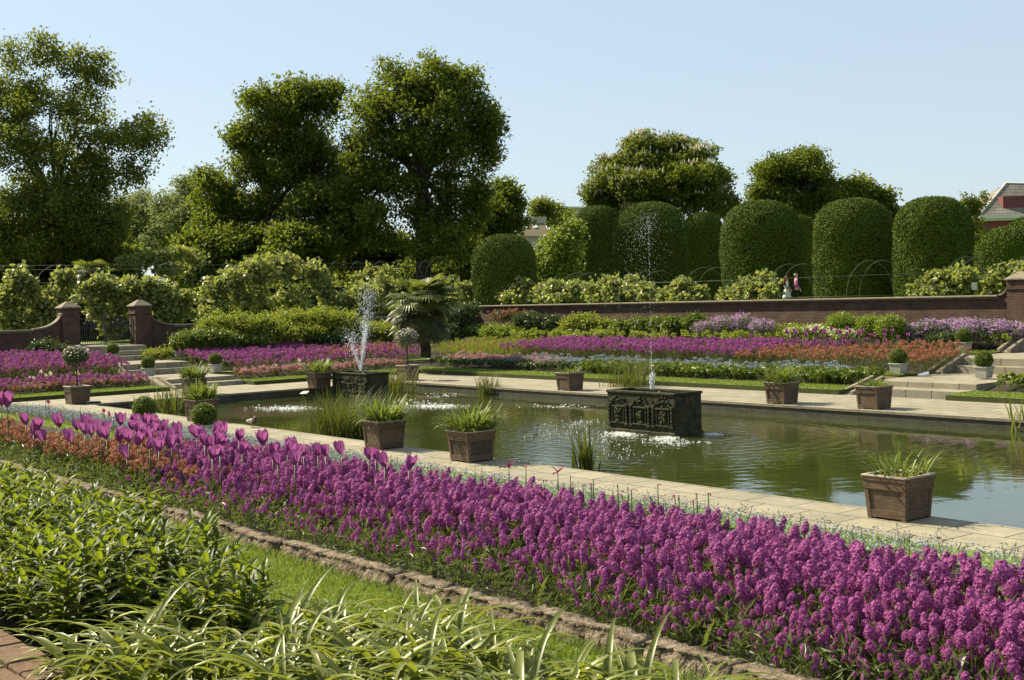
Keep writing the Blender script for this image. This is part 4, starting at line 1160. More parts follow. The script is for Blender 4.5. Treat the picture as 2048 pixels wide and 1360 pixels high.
for i, (lst, X, lab) in enumerate([
    ([(10, 600, 26, 40), (35, 565, 24, 36), (60, 580, 18, 40), (20, 645, 34, 26), (70, 640, 22, 26)], VX, 'lime green vine at the left edge behind the low wall'),
    ([(115, 590, 28, 20), (90, 610, 28, 24), (130, 555, 22, 24), (105, 640, 30, 26)], VX, 'lime green vine beside the left gate pillar behind the wall'),
    ([(180, 580, 28, 16), (205, 565, 24, 14), (230, 585, 26, 20), (255, 575, 26, 18), (240, 610, 24, 18), (200, 625, 24, 14), (225, 650, 28, 24)], VX - 1, 'lime green vine arching over the iron gate'),
    ([(310, 600, 20, 30), (340, 590, 20, 24), (370, 600, 16, 24), (300, 570, 22, 18), (345, 630, 34, 22)], VX, 'lime green vine between the right gate pillar and the big vine mound'),
    ([(260, 525, 32, 20), (310, 515, 36, 20), (360, 508, 40, 18), (395, 520, 26, 16), (330, 540, 50, 14)], -96, 'sunny vine mass high behind the trellis left of the big vine mound'),
    ([(430, 590, 40, 45), (470, 560, 45, 40), (520, 540, 48, 34), (570, 535, 42, 34), (615, 540, 40, 30), (640, 565, 26, 26), (500, 600, 60, 40), (580, 600, 60, 40), (420, 630, 40, 24), (540, 525, 30, 16)], VX + 2.5, 'huge rounded mound of lime green vine over the trellis'),
    ([(655, 590, 18, 40), (690, 600, 24, 34), (730, 590, 30, 36), (765, 575, 30, 36), (700, 630, 44, 24), (750, 625, 40, 26), (790, 600, 24, 30)], VX + 3.5, 'vine mass right of the huge mound, behind the tall fountain jet'),
    ([(745, 550, 22, 14), (775, 548, 20, 12), (720, 560, 14, 10)], VX - 2, 'small vine tuft on the trellis top left of the palm'),
]):
    bush('vine', lab, [(c, a * .8, b * .8) for c, a, b in L_X(lst, X)], 330 + i, 'vine', 40 * len(lst), 13, .22, .3, .27, 'vine', group='vines on the arched trellis', shell=1.8, core=False)
# the trellis: iron hoops and rails
def trellis(name, label, hoops, rails, r=.022):
    root = empty(name, tuple(hoops[0][0] * [1, 1, 0] + [0, 0, 1.8])); tag(root, label, 'trellis'); o = np.array(root.location)
    for foot, direction, w, ztop, zbase in hoops:
        m = MB(); P = []
        for a in np.linspace(0, math.pi, 22):
            P.append(foot * [1, 1, 0] + direction * (w / 2 * math.cos(a)) + np.array([0, 0, zbase + (ztop - zbase) * math.sin(a) ** .8]) - o)
        m.tube(P, r, 5); m.build('hoop', M['hoop'], root)
    for P, rr in rails:
        m = MB(); m.tube([p - o for p in P], rr, 5); m.build('rail', M['hoop'], root)
    return root
hs = []
for cx_, yt in ((1023, 549), (1168, 546), (1306, 542), (1422, 535), (1592, 528), (1752, 521), (1945, 514)):
    for off in (-13, 13):
        p = atY(cx_ + off, yt, VY + 1.2 + (0.3 if off > 0 else 0)); D = (p - EYE) @ F
        hs.append((p, nrm(np.array([.8, .62, 0])), 110 * D / FPX * (.85 if cx_ > 1100 else .5), p[2], 2.9))
rl = [([atY(960, 574, VY + 1), atY(1400, 563, VY + 1), atY(2070, 538, VY + 1)], .02), ([atY(1500, 597, VY + .4), atY(1800, 590, VY + .4)], .018)]
trellis('arch_trellis', 'thin arched iron trellis above the long brick wall', hs, rl)
hs = []
for cx_, yt, w, s in ((10, 532, 46, 1), (55, 531, 46, 1), (118, 530, 130, 0), (330, 527, 44, 1), (365, 527, 44, 1), (410, 522, 60, 0), (455, 526, 44, 1), (625, 524, 44, 1), (672, 523, 44, 1), (715, 523, 44, 1), (760, 523, 44, 1), (795, 522, 44, 1), (825, 523, 44, 1), (852, 521, 44, 1), (880, 513, 70, 0), (965, 556, 36, 1), (1022, 548, 36, 1)):
    p = atX(cx_, yt, VX - 1.5); D = (p - EYE) @ F
    hs.append((p, nrm(np.array([.62, .78, 0])), w * D / FPX, p[2], p[2] - (2.6 if s else 3.2)))
rl = [([atX(-5, y0, VX - 1.5), atX(440, y1, VX - 1.5), atX(900, y2, VX - 1.5)], .018) for y0, y1, y2 in ((531, 530, 524), (567, 560, 552), (540, 538, 533), (600, 596, 590))]
trellis('arch_trellis', 'thin arched iron trellis behind the gate and the big vine mound', hs, rl, .02)
# the little white notice on the terrace
p = atY(1949, 572, VY - .8); m = MB(); m.bbox(-.12, .12, -.01, .01, 0, .36, .003)
o = m.build('notice_board', M['white'], None, tuple(p - [0, 0, .18])); o.rotation_euler = (0, 0, .7); tag(o, 'small plain white notice above the long wall near its right end', 'notice')

# shrubs in the back border on the left
for i, (name, lst, X, mat, n, L, W, lab, cat) in enumerate([
    ('clipped_shrub', [(430, 650, 34, 22), (480, 648, 40, 22), (530, 650, 40, 20), (585, 642, 44, 24), (640, 640, 40, 24), (690, 646, 34, 24), (560, 662, 90, 18), (660, 662, 60, 18)], -67, 'shrub', 2600, .2, .06, 'long feathery green shrub bank below the huge vine mound', 'shrub'),
    ('low_bush', [(370, 680, 26, 14), (400, 676, 30, 14), (440, 676, 34, 14), (480, 678, 34, 12), (520, 680, 30, 10)], -66, 'box', 1100, .16, .1, 'low bright green bush below the feathery shrub bank', 'bush'),
    ('rounded_shrub', [(720, 668, 40, 20), (750, 660, 34, 16), (690, 676, 30, 14), (775, 668, 24, 18)], -66.5, 'shrub', 1000, .18, .07, 'soft rounded shrub behind the tall fountain jet', 'shrub'),
    ('white_flowered_bush', [(640, 680, 26, 12), (665, 682, 26, 11), (690, 684, 18, 8)], -65.5, 'shrub_dark', 420, .18, .08, 'dark bush with pale flowering sprays left of the tall fountain jet', 'bush'),
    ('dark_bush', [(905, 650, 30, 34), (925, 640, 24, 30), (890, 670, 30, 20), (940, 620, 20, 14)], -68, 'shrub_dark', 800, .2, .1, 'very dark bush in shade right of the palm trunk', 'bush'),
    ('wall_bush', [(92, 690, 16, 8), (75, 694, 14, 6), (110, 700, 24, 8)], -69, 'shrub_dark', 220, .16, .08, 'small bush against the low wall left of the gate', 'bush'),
    ('step_bush', [(310, 708, 22, 6), (335, 706, 18, 6)], -67, 'shrub', 160, .15, .06, 'low green cushion plant beside the gate steps', 'plant'),
]):
    bush(name, lab, L_X(lst, X), 400 + i, mat, n, 10, .16, L, W, cat, up=.8 if 'shrub' in name else .5, shell=3)
rg = np.random.default_rng(77)
# shrubs in the back border on the far side, in front of the long wall
for i, (name, lst, Y, mat, n, L, W, lab, cat) in enumerate([
    ('low_bush', [(945, 662, 22, 10), (965, 660, 20, 10)], 50.5, 'box', 330, .14, .1, 'small bright green bush right of the dark bush by the palm', 'bush'),
    ('low_bush', [(985, 662, 24, 11), (1010, 662, 26, 11), (1030, 664, 18, 9)], 50.3, 'lime_low', 420, .14, .1, 'yellow green clipped mound left of the purple flower bank', 'bush'),
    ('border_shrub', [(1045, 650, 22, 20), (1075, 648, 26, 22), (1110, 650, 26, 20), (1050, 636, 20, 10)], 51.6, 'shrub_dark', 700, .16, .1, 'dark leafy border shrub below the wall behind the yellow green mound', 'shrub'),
    ('border_shrub', [(1145, 650, 26, 18), (1180, 648, 26, 20), (1215, 652, 24, 16), (1160, 640, 20, 10)], 51.8, 'shrub', 700, .16, .08, 'loose grey green border shrub below the wall, left of the thin jet', 'shrub'),
    ('border_shrub', [(1250, 655, 24, 14), (1285, 652, 26, 16), (1320, 652, 24, 16), (1350, 650, 24, 16), (1390, 645, 22, 16)], 51.4, 'box', 800, .2, .12, 'bright leafy border shrub below the wall behind the thin jet', 'shrub'),
    ('box_ball', [(1684, 649, 28, 19)], 50.2, 'lime_low', 1120, .09, .06, 'largest of the bright clipped balls in the far border', 'topiary'),
    ('box_ball', [(1719, 654, 14, 16)], 50.4, 'lime_low', 520, .09, .06, 'narrowest of the bright clipped balls in the far border', 'topiary'),
    ('box_ball', [(1744, 653, 24, 19)], 50.1, 'lime_low', 860, .09, .06, 'middle right one of the bright clipped balls in the far border', 'topiary'),
    ('box_ball', [(1782, 654, 25, 19)], 49.8, 'lime_low', 920, .09, .06, 'bright clipped ball in the far border next to the lilac flowers', 'topiary'),
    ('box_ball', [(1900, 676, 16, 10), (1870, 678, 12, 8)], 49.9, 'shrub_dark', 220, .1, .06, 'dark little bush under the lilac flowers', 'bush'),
]):
    bush(name, lab, L_Y(lst, Y), 430 + i, mat, n, 9, .11, L, W, cat, shell=4)
def flower_shrub(name, label, lst, Y, leaf, petal, n, seed, size=.08, axis='Y', cat='flowering shrub'):
    rg = np.random.default_rng(seed)
    lob = L_Y(lst, Y) if axis == 'Y' else L_X(lst, Y)
    foot = np.mean([l[0] for l in lob], axis=0); foot[2] -= lob[0][2]
    V, Q = crown_geo(rg, lob, n, 9, .13, .13, .05, 2.6); m = MB().add(V - foot, Q, 0)
    V, Q = crown_geo(rg, [(c + [0, 0, rz * .25], rx * 1.02, rz * 1.0) for c, rx, rz in lob], int(n * .9), 4, .07, size, size * .8, 4); m.add(V - foot, Q, 1)
    o = m.build(name, [M[leaf], M[petal]]); o.location = tuple(foot); return tag(o, label, cat)
flower_shrub('lilac_shrub', 'silvery lilac flowering shrub below the wall behind the purple flower bank', [(1410, 656, 26, 12), (1445, 650, 30, 16), (1485, 648, 30, 18), (1525, 654, 26, 14)], 51, 'silver', 'lilac', 560, 461, .1)
flower_shrub('lilac_shrub', 'long silvery lilac flowering mass at the right below the wall', [(1830, 668, 30, 18), (1865, 660, 34, 18), (1905, 656, 36, 16), (1950, 660, 36, 18), (1995, 662, 36, 18), (2035, 666, 30, 18), (1850, 684, 30, 10)], 50.6, 'silver', 'lilac', 1500, 462, .1)
flower_shrub('red_flowers', 'red orange flowered plant below the wall at its left end', [(1000, 634, 24, 12), (1022, 630, 16, 10), (1055, 628, 14, 6)], 51.8, 'shrub_dark', 'orange', 200, 463, .12)
flower_shrub('cream_flowers', 'pale cream flowers between the purple bank and the clipped balls', [(1590, 664, 18, 8), (1625, 662, 20, 9), (1655, 668, 20, 8), (1690, 670, 22, 7)], 48.6, 'lime_low', 'cream', 420, 464, .12)

# ------------------------------------------------------------------ fan palms
def fan(rg, mb, c, dirv, size, mi=0, droop=.25):
    d = nrm(np.asarray(dirv, float)); side = nrm(np.cross(d, [0, 0, 1]) if abs(d[2]) < .95 else np.array([1.0, 0, 0])); nn = np.cross(side, d)
    n = 22; tips = []
    for i in range(n):
        a = (i / (n - 1) - .5) * math.radians(250)
        ax = d * math.cos(a) + side * math.sin(a); L = size * (1 - .22 * abs(a) / 2.2) * rg.uniform(.92, 1.05); w = size * .095
        sd_ = np.cross(nn, ax)
        p1 = c + ax * L * .55 + nn * .04 * size; tip = c + ax * L - np.array([0, 0, droop * L]) + nn * .02
        k = mb.n
        mb.add([c, p1 + sd_ * w * .5 - nn * .02 * size, p1, p1 - sd_ * w * .5 - nn * .02 * size, tip], [(0, 1, 2), (0, 2, 3), (1, 4, 2), (2, 4, 3)], mi)
def fan_palm(foot, top, label, seed, n, size, skirt, trunk_r, lean=(0, 0)):
    rg = np.random.default_rng(seed); foot = np.array(foot); top = np.array(top)
    root = empty('fan_palm', tuple(foot)); tag(root, label, 'palm')
    h = top - foot
    t = MB(); zz = np.linspace(0, 1, 22)
    t.tube([h * z + rg.normal(size=3) * .02 for z in zz], trunk_r * (1 + .12 * rg.normal(size=22) * .5) * (1.05 - .1 * zz), 12)
    V, Q = blades(rg, np.array([h * rg.uniform(.1, 1) for _ in range(260)]) + rdir(rg, 260) * trunk_r * .8, rg.uniform(0, 6.28, 260), .5, 1.6, .28, .03, 3)
    t.add(V, Q); t.build('trunk', M['bark'], root)
    for grp, num, lo, hi, mat, sz in (('crown', n, -.35, .9, 'palm', 1.15), ('old_fronds', skirt, -.85, -.05, 'palm_old', .9)):
        m = MB(); st = MB()
        for i in range(num):
            a = rg.uniform(0, 6.283); el = rg.uniform(lo, hi)
            d = np.array([math.cos(a) * math.cos(el), math.sin(a) * math.cos(el), math.sin(el)])
            ln = size * rg.uniform(.6, 1.0) * (1 - .4 * max(0, el))
            base = h * (1 if grp == 'crown' else rg.uniform(.6, 1)); c = base + d * ln - np.array([0, 0, .12 * ln])
            st.tube([base, base + d * ln * .5, c], .018, 4)
            fan(rg, m, c, d + np.array([0, 0, -.15]), size * .5 * sz * rg.uniform(.85, 1.15), 0, .22)
        o = m.build(grp, M[mat], root); st.build('stalks', M['palm_old'], o)
    return root
pf_ = at(852, 714, .85)
fan_palm(pf_, atY(846, 590, pf_[1]), 'large fan palm with dark shaggy trunk beside the far pond corner', 501, 56, 1.6, 80, .27)
p2 = atX(185, 600, VX - 6)
fan_palm(p2 * [1, 1, 0] + [0, 0, 1.8], atX(185, 545, VX - 6), 'dark fan palm standing in shade behind the iron gate', 502, 22, 1.5, 14, .2)

# ------------------------------------------------------------------ flower beds
def raceme(rg, n, h, r, size, petals=4):
    """one flower head: florets packed over a dome topped column"""
    u = (np.arange(n) + .5) / n; th = np.arange(n) * 2.399963
    z = u * h; rr = r * np.where(u < .45, .86 + .14 * u / .45, np.sqrt(np.clip(1 - ((u - .45) / .56) ** 2, 0, 1)))
    C = np.stack([rr * np.cos(th), rr * np.sin(th), z], 1) + rg.normal(size=(n, 3)) * r * .08
    N = nrm(np.stack([np.cos(th), np.sin(th), (u - .35) * 1.8], 1) + rg.normal(size=(n, 3)) * .25)
    Vs, Qs, k = [], [], 0
    T = nrm(np.cross(N, rdir(rg, n))); B = np.cross(N, T)
    for p in range(petals):
        a = p * 2 * math.pi / petals; D = T * math.cos(a) + B * math.sin(a); D = nrm(D + N * rg.uniform(-.1, .35, n)[:, None])
        V, Q = leaf_quads(rg, C, D, N, size * rg.uniform(.8, 1.2, n), size * .95)
        Vs.append(V); Qs.append(Q + k); k += len(V)
    return np.concatenate(Vs), np.concatenate(Qs)
def leafy_stem(rg, h, n=14, L=.09, W=.014):
    P = np.stack([rg.normal(size=n) * .012, rg.normal(size=n) * .012, rg.uniform(.02, .92, n) * h], 1)
    D = rdir(rg, n); D[:, 2] = abs(D[:, 2]) + .35; D = nrm(D)
    V, Q = leaf_quads(rg, P, D, nrm(rdir(rg, n) + [0, 0, .6]), L, W)
    w = .005; S = [(-w, 0, 0), (w, 0, 0), (w, 0, h), (-w, 0, h), (0, -w, 0), (0, w, 0), (0, w, h), (0, -w, h)]
    return np.concatenate([V, np.array(S)]), np.concatenate([Q, np.array([[0, 1, 2, 3], [4, 5, 6, 7]]) + len(V)])
rng = np.random.default_rng(900)
def bed_points(n, x0, x1, y0, y1, test):
    P = np.stack([rng.uniform(x0, x1, n), rng.uniform(y0, y1, n)], 1)
    return np.array([(x, y, gz(x, y)) for x, y in P if test(x, y)])
xo = lambda y: -14.6 - (y - 6.0) * 1.5        # where apricot gives way to mauve
def front(x, y):      # sparse along the kerb, dense behind
    d = y - (KY + .25)
    return rng.uniform() < np.clip((d + .1) / .6, .6, 1)
wf = bed_points(7000, -24, -3.0, KY + .2, 8.95, lambda x, y: x > xo(y) + rng.normal() * .5 and front(x, y))
wf = wf[np.argsort(np.hypot(wf[:, 0], wf[:, 1]))]
far_mask = np.array([pix(p + [0, 0, .4]) for p in wf]); vis = (far_mask[:, 0] < 2110) & (far_mask[:, 1] < 1420)
wf = wf[vis]
heads, stems = [], []
for i in range(7):
    r_ = np.random.default_rng(910 + i)
    ms = MB(); hh = .085 + .012 * (i % 4); hl = []
    V, Q = raceme(r_, 52, hh, .029 + .003 * (i % 3), .0155); hl.append((MB().add(V, Q).mesh('flower_head', M['mauve']), (0, 0, .345)))
    V, Q = leafy_stem(r_, .37, 18, .085, .013); ms.add(V, Q)
    for j in range(1 + i % 3):
        a = r_.uniform(0, 6.28); q = np.array([math.cos(a), math.sin(a), 0]) * r_.uniform(.05, .10); dz = -r_.uniform(.05, .2)
        V, Q = raceme(r_, 26, hh * .7, .022, .0155); hl.append((MB().add(V, Q).mesh('flower_head', M['mauve']), tuple(q + [0, 0, .345 + dz])))
        V, Q = leafy_stem(r_, .37 + dz, 10, .075, .012); ms.add(V + q, Q)
    heads.append(hl); stems.append(ms.mesh('wallflower', M['stemleaf']))
for k, p in enumerate(wf[:300]):
    o = bpy.data.objects.new('wallflower', stems[k % 7]); COL.objects.link(o)
    sc = rng.uniform(.78, 1.2) * min(1, max(.55, .55 + .5 * (p[1] - KY - .28) / 1.1))
    o.location = p; o.rotation_euler = (rng.normal() * .15, rng.normal() * .15, rng.uniform(0, 6.28)); o.scale = (sc,) * 3
    tag(o, 'leafy mauve wallflower plant in the front of the big purple bed', 'flower', 'mauve wallflowers nearest the kerb')
    for me_, lc in heads[k % 7]:
        h = bpy.data.objects.new('flower_head', me_); COL.objects.link(h); h.parent = o; h.location = lc
        s2 = rng.uniform(.72, 1.1); h.scale = (s2, s2, s2)
r_ = np.random.default_rng(930)
m = MB()
for i in range(5):
    sub = wf[300:][i::5]; low = np.clip(.52 + .5 * (sub[:, 1] - KY - .28) / 1.1, .52, 1)
    sd0 = int(r_.integers(1e6))
    V, Q = raceme(r_, 34, .085 + .01 * (i % 4), .0235 + .003 * (i % 3), .016); V = V + [0, 0, .35]; m.add(*instanced(np.random.default_rng(sd0), V, Q, sub, True, (.72, 1.28), .18, low), 2 if i == 3 else 0)
    V, Q = leafy_stem(r_, .37, 10, .085, .015); m.add(*instanced(np.random.default_rng(sd0), V, Q, sub, True, (.72, 1.28), .18, low), 1)
stuff(m, 'wallflower_bed', [M['mauve'], M['stemleaf'], M['mauve_deep']], 'dense mass of mauve wallflowers filling the big bed behind the kerb', 'flowers')
# low leaves under the wallflowers
P = bed_points(9000, -32, -3, KY + .15, 8.0, lambda x, y: True)
V, Q = clump_leaves(r_, P + [0, 0, .1], 5, .09, .09, .018, .6, -.5, 1.0)
m = MB().add(V, Q)
V, Q = blades(r_, bed_points(160, -26, -3.5, KY + .25, 7.2, lambda x, y: True), r_.uniform(0, 6.28, 160)[:160], .25, .7, .3, .045, 4)
m.add(V, Q)
stuff(m, 'bed_leaves', M['stemleaf'], 'dark narrow leaves under the wallflowers along the kerb', 'leaves')
# apricot wallflowers
def apricot_here(x, y):
    if x > xo(y) + rng.normal() * .7 + .5: return False
    u, v, _ = pix((x, y, gz(x, y) + .36)); return v > np.interp(u, [-60, 20, 60, 120, 300, 450], [838, 846, 862, 880, 890, 902]) + rng.normal() * 3
ap = bed_points(4200, -34, -13, KY + .5, 9.4, apricot_here)
m = MB()
for i in range(4):
    sub = ap[i::4]
    V, Q = raceme(r_, 14, .05, .04, .024); V = V + [0, 0, .34]; m.add(*instanced(r_, V, Q, sub, True, (.75, 1.25), .14), 0)
    V, Q = leafy_stem(r_, .35, 12, .08, .016); m.add(*instanced(r_, V, Q, sub, True, (.75, 1.25), .14), 1)
stuff(m, 'apricot_flower_bed', [M['orange'], M['stemleaf']], 'apricot orange wallflowers at the left end of the near bed', 'flowers')
# forget-me-nots along the near paving
fm = bed_points(11000, -46, -3, 12.9, 15.3, lambda x, y: rng.uniform() < (1 if x < -24 else .42))
V, Q = clump_leaves(r_, fm + [0, 0, .24], 5, .09, .034, .034, 1.2, 0, .5); m = MB().add(V, Q, 0)
V, Q = clump_leaves(r_, fm[::2] + [0, 0, .12], 5, .1, .09, .018, .5, -.6, .8); m.add(V, Q, 1)
stuff(m, 'forget_me_nots', [M['blue'], M['silver']], 'pale blue forget-me-nots bordering the near paving', 'flowers')

# tulips
def tulip_mesh(seed, open_=.0):
    rg = np.random.default_rng(seed); m = MB(); h, r = .115, .046
    for k in range(6):
        a0 = k * math.pi / 3 + rg.normal() * .06; inner = .9 if k % 2 else 1.0
        V = []; nu, nv = 5, 7
        for j in range(nv):
            t = j / (nv - 1)
            rad = r * inner * (math.sin(min(1, t * 1.55 + .12) * math.pi / 2) * (1 - .12 * t) + open_ * t ** 2 * .9)
            wdt = .92 * (1 - abs(t - .45) * .5) * (1 if t < .72 else math.sqrt(max(0.0, 1 - ((t - .72) / .28) ** 2)) * .97 + .03)
            for i in range(nu):
                u = i / (nu - 1) * 2 - 1; a = a0 + u * wdt * .75
                V.append((rad * math.cos(a), rad * math.sin(a), h * (t - .05 * u * u)))
        m.add(V, [(j * nu + i, j * nu + i + 1, (j + 1) * nu + i + 1, (j + 1) * nu + i) for j in range(nv - 1) for i in range(nu - 1)], 0, True)
    return m.mesh('flower_head', M['tulip'])
TM = [tulip_mesh(s, o) for s, o in ((1, 0), (2, .18), (3, .42), (4, .05), (5, .3), (6, .12), (7, .5))]
def tulip_stem_mesh(h, seed):
    rg = np.random.default_rng(seed); m = MB()
    m.tube([(0, 0, 0), (.01, .005, h * .5), (0, 0, h)], [.009, .008, .007], 6)
    V, Q = blades(rg, np.zeros((3, 3)), np.array([0, 2.1, 4.0]), .2, .9, .42, .055, 5); m.add(V, Q)
    return m.mesh('tulip', M['tulip_stem'])
TSM = tulip_stem_mesh(1.0, 5)
TUL = [(14, 791), (14, 801), (3, 798), (52, 837), (67, 856), (75, 847), (87, 870), (65, 874), (119, 842), (140, 871), (154, 848), (174, 844), (183, 858), (192, 848), (208, 854),
       (213, 866), (241, 838), (237, 870), (258, 872), (267, 839), (264, 848), (277, 854), (293, 842), (306, 856), (275, 878), (303, 868), (299, 885), (318, 889), (254, 902),
       (325, 854), (328, 872), (344, 870), (357, 856), (357, 874), (393, 863), (408, 868), (430, 862), (447, 860), (418, 885), (440, 880), (440, 898), (425, 905), (478, 868),
       (484, 895), (526, 877), (545, 899), (575, 892), (589, 889), (595, 901), (607, 899), (556, 916), (590, 916), (636, 899), (651, 899), (683, 896), (738, 906), (752, 905),
       (769, 921), (817, 926), (310, 842), (318, 850), (284, 862), (170, 856), (201, 862), (580, 902), (432, 876), (410, 878), (340, 884)]
def tulip_label(px, py, i):
    if px < 30: return 'purple tulip at the far left edge, standing in the pale blue forget-me-nots', 'tulips at the left edge'
    if px < 150: return 'purple tulip above the apricot flowers near the left edge', 'tulips scattered over the apricot flowers'
    if px < 380: return 'purple tulip in the long crowded cluster over the apricot flowers', 'tulips crowded over the apricot flowers'
    if px < 460: return 'purple tulip in the tight cluster in front of the near box ball', 'tulips before the near box ball'
    if px < 620: return 'purple tulip in front of the pale paving, between duck and reeds', 'tulips before the paving by the duck'
    return 'purple tulip standing over the mauve flowers in front of the planter by the reeds', 'tulips before the planter by the reeds'
for i, (px, py) in enumerate(TUL):
    P = on_ground(px, py + 10, .66 if px > 30 else .9, 6.2, 12.5); g = gz(P[0], P[1])
    s = bpy.data.objects.new('tulip', TSM); COL.objects.link(s); h = max(.35, P[2] - g)
    s.location = (P[0], P[1], g); s.rotation_euler = (0, 0, i * 1.3)
    s.scale = (1, 1, h)
    lab, grp = tulip_label(px, py, i); tag(s, lab, 'tulip', grp)
    D = (P - EYE) @ F; k = 20.5 * D / FPX / .092 * (.9 + .3 * ((i * 37) % 10) / 10)
    f = bpy.data.objects.new('flower_head', TM[i % 7]); COL.objects.link(f); f.parent = s; f.location = (0, 0, .985)
    f.scale = (k, k, k / h * (.9 + .25 * ((i * 13) % 7) / 7)); f.rotation_euler = (.22 * math.sin(i * 2.3), .22 * math.cos(i * 1.7), i * .7)
DEAD = [(891, 934, 1), (899, 938, 0), (949, 935, 0), (963, 936, 0), (969, 956, 1), (988, 947, 0), (1017, 931, 2), (1051, 933, 1), (1069, 956, 0), (1087, 960, 1), (1115, 943, 2), (1128, 968, 0),
        (1140, 951, 0), (1145, 964, 0), (1165, 967, 0), (1182, 969, 1), (1186, 958, 1), (1225, 981, 0), (1235, 969, 1), (1244, 990, 1), (1255, 974, 0), (1262, 980, 1), (1300, 994, 1), (1304, 996, 0),
        (1315, 970, 1), (1326, 1006, 0), (1349, 990, 1), (1357, 990, 0), (1393, 989, 1), (1386, 1003, 1), (1416, 986, 1), (54, 803, 0), (63, 808, 0), (78, 810, 0), (91, 801, 1), (97, 806, 2), (105, 813, 1),
        (114, 814, 0), (121, 812, 1), (127, 815, 1), (145, 817, 0), (160, 813, 0), (166, 819, 0), (201, 827, 1), (208, 824, 2), (219, 828, 2), (226, 832, 1), (660, 905, 0), (690, 915, 0), (735, 920, 0), (860, 930, 0)]
def dead_mesh(kind, seed):
    rg = np.random.default_rng(seed); m = MB()
    if kind == 1: V, Q = blades(rg, np.zeros((2, 3)), rg.uniform(0, 6.28, 2), 1.2, 1.8, .11, .03, 4, .4)
    else: V, Q = blades(rg, np.zeros((4, 3)), np.array([0, 1.9, 3.3, 4.8]), np.array([.7, 1.0, .9, 1.8]), .5, .15, .06, 4, .4)
    return m.add(V, Q).mesh('petals', M['tulip_dead'])
DMm = {1: [dead_mesh(1, 5), dead_mesh(1, 6)], 2: [dead_mesh(2, 7), dead_mesh(2, 8)]}
m = MB(); m.tube([(0, 0, 0), (.008, 0, .5), (0, 0, 1)], .011, 6); DST = m.mesh('tulip_stem', M['tulip_stem'])
for i, (px, py, kd) in enumerate(DEAD):
    P = on_ground(px, py, .62, 12.9, 15.2); g = gz(P[0], P[1])
    s = bpy.data.objects.new('spent_tulip', DST); COL.objects.link(s); s.location = (P[0], P[1], g); s.scale = (1, 1, P[2] - g)
    side = 'by the left pond corner' if px < 300 else ('between the reeds and the near planters' if px < 900 else 'below the iris clump')
    what = ['bare green tulip stem that has lost its flower', 'tulip stem with withered petals hanging from its tip', 'spent tulip with splayed dark petals'][kd]
    tag(s, what + ' ' + side, 'tulip', 'spent tulips along the near paving')
    if kd:
        f = bpy.data.objects.new('petals', DMm[kd][i % 2]); COL.objects.link(f); f.parent = s; f.location = (0, 0, .99); f.scale = (1.3, 1.3, 1.3 / (P[2] - g)); f.rotation_euler = (0, 0, i * 1.7)

# beds across the pond: masses too fine to count
def far_bed(name, label, areas, seed, hgt=.4, cat='flowers', head=(12, .05, .035, .03)):
    """areas: side, distance range, along range, density per square metre, petal material, leaf material"""
    rg = np.random.default_rng(seed); m = MB(); mats = []
    for side, d0, d1, a0, a1, dens, pet, lf, hh in areas:
        for q in (pet, lf):
            if M[q] not in mats: mats.append(M[q])
        n = int(abs(a1 - a0) * (d1 - d0) * dens)
        d, a = rg.uniform(d0, d1, n), rg.uniform(a0, a1, n)
        nz = np.sin(a * 1.1 + seed) * .25 + np.sin(a * 2.7) * .15
        d = np.clip(d + nz * .6, d0 - .15, d1 + .15)
        X, Y = (a, YF + d) if side == 'F' else (XL - d, a)
        P = np.array([(x, y, gz(x, y)) for x, y in zip(X, Y)])
        V, Q = raceme(rg, head[0], head[1], head[2], head[3], 2); V = V + [0, 0, hh * .9]
        m.add(*instanced(rg, V, Q, P, True, (.7, 1.25), .15), mats.index(M[pet]))
        V, Q = leafy_stem(rg, hh, 7, .13, .025); m.add(*instanced(rg, V, Q, P, True, (.75, 1.2), .15), mats.index(M[lf]))
    return stuff(m, name, mats, label, cat)
xa = lambda px, d: atY(px, 700, YF + d)[0]
ya = lambda px, d: atX(px, 720, XL - d)[1]
BH = (16, .10, .055, .045)
far_bed('far_purple_bed', 'long bank of vivid purple wallflowers on the far side', [('F', 10.2, 14.0, xa(1052, 12), xa(1560, 12), 30, 'magenta', 'stemleaf', .55), ('F', 12.2, 14.0, xa(1555, 13), xa(1690, 13), 24, 'magenta', 'stemleaf', .5)], 701, head=BH)
far_bed('far_orange_bed', 'apricot orange wallflower bed on the far side by the steps', [('F', 9.5, 12.4, xa(1470, 10), xa(1905, 11), 24, 'orange', 'stemleaf', .5), ('F', 12.4, 14.0, xa(1700, 13), SX0 - .3, 18, 'orange', 'stemleaf', .5)], 702, head=(14, .08, .06, .045))
far_bed('far_mixed_bed', 'thin orange flecked green bed right of the palm', [('F', 9.6, 14.0, xa(880, 11), xa(1060, 11), 12, 'orange', 'shrub', .5), ('F', 9.6, 14.0, xa(870, 11), xa(1060, 11), 16, 'shrub', 'shrub', .55)], 703)
far_bed('far_blue_bed', 'pale blue forget-me-not band on the far side', [('F', 7.0, 8.2, xa(1010, 7.5), xa(1700, 7.5), 46, 'blue', 'silver', .38)], 704, head=(14, .08, .07, .04))
far_bed('far_pink_bed', 'pink forget-me-not patch right of the palm', [('F', 6.9, 8.2, xa(895, 7.5), xa(1130, 7.5), 34, 'pink', 'stemleaf', .4)], 705, head=(12, .06, .06, .04))
far_bed('far_low_leaves', 'dark low leafy plants edging the far lawn', [('F', 6.3, 7.3, xa(850, 6.8), xa(1165, 6.8), 14, 'shrub_dark', 'shrub_dark', .3), ('F', 6.3, 7.6, xa(1165, 6.8), SX0 - .3, 34, 'box', 'box', .34), ('F', 6.3, 7.8, SX1 + .6, -12, 22, 'peren', 'peren', .34)], 706, cat='plants', head=(9, .09, .09, .11))
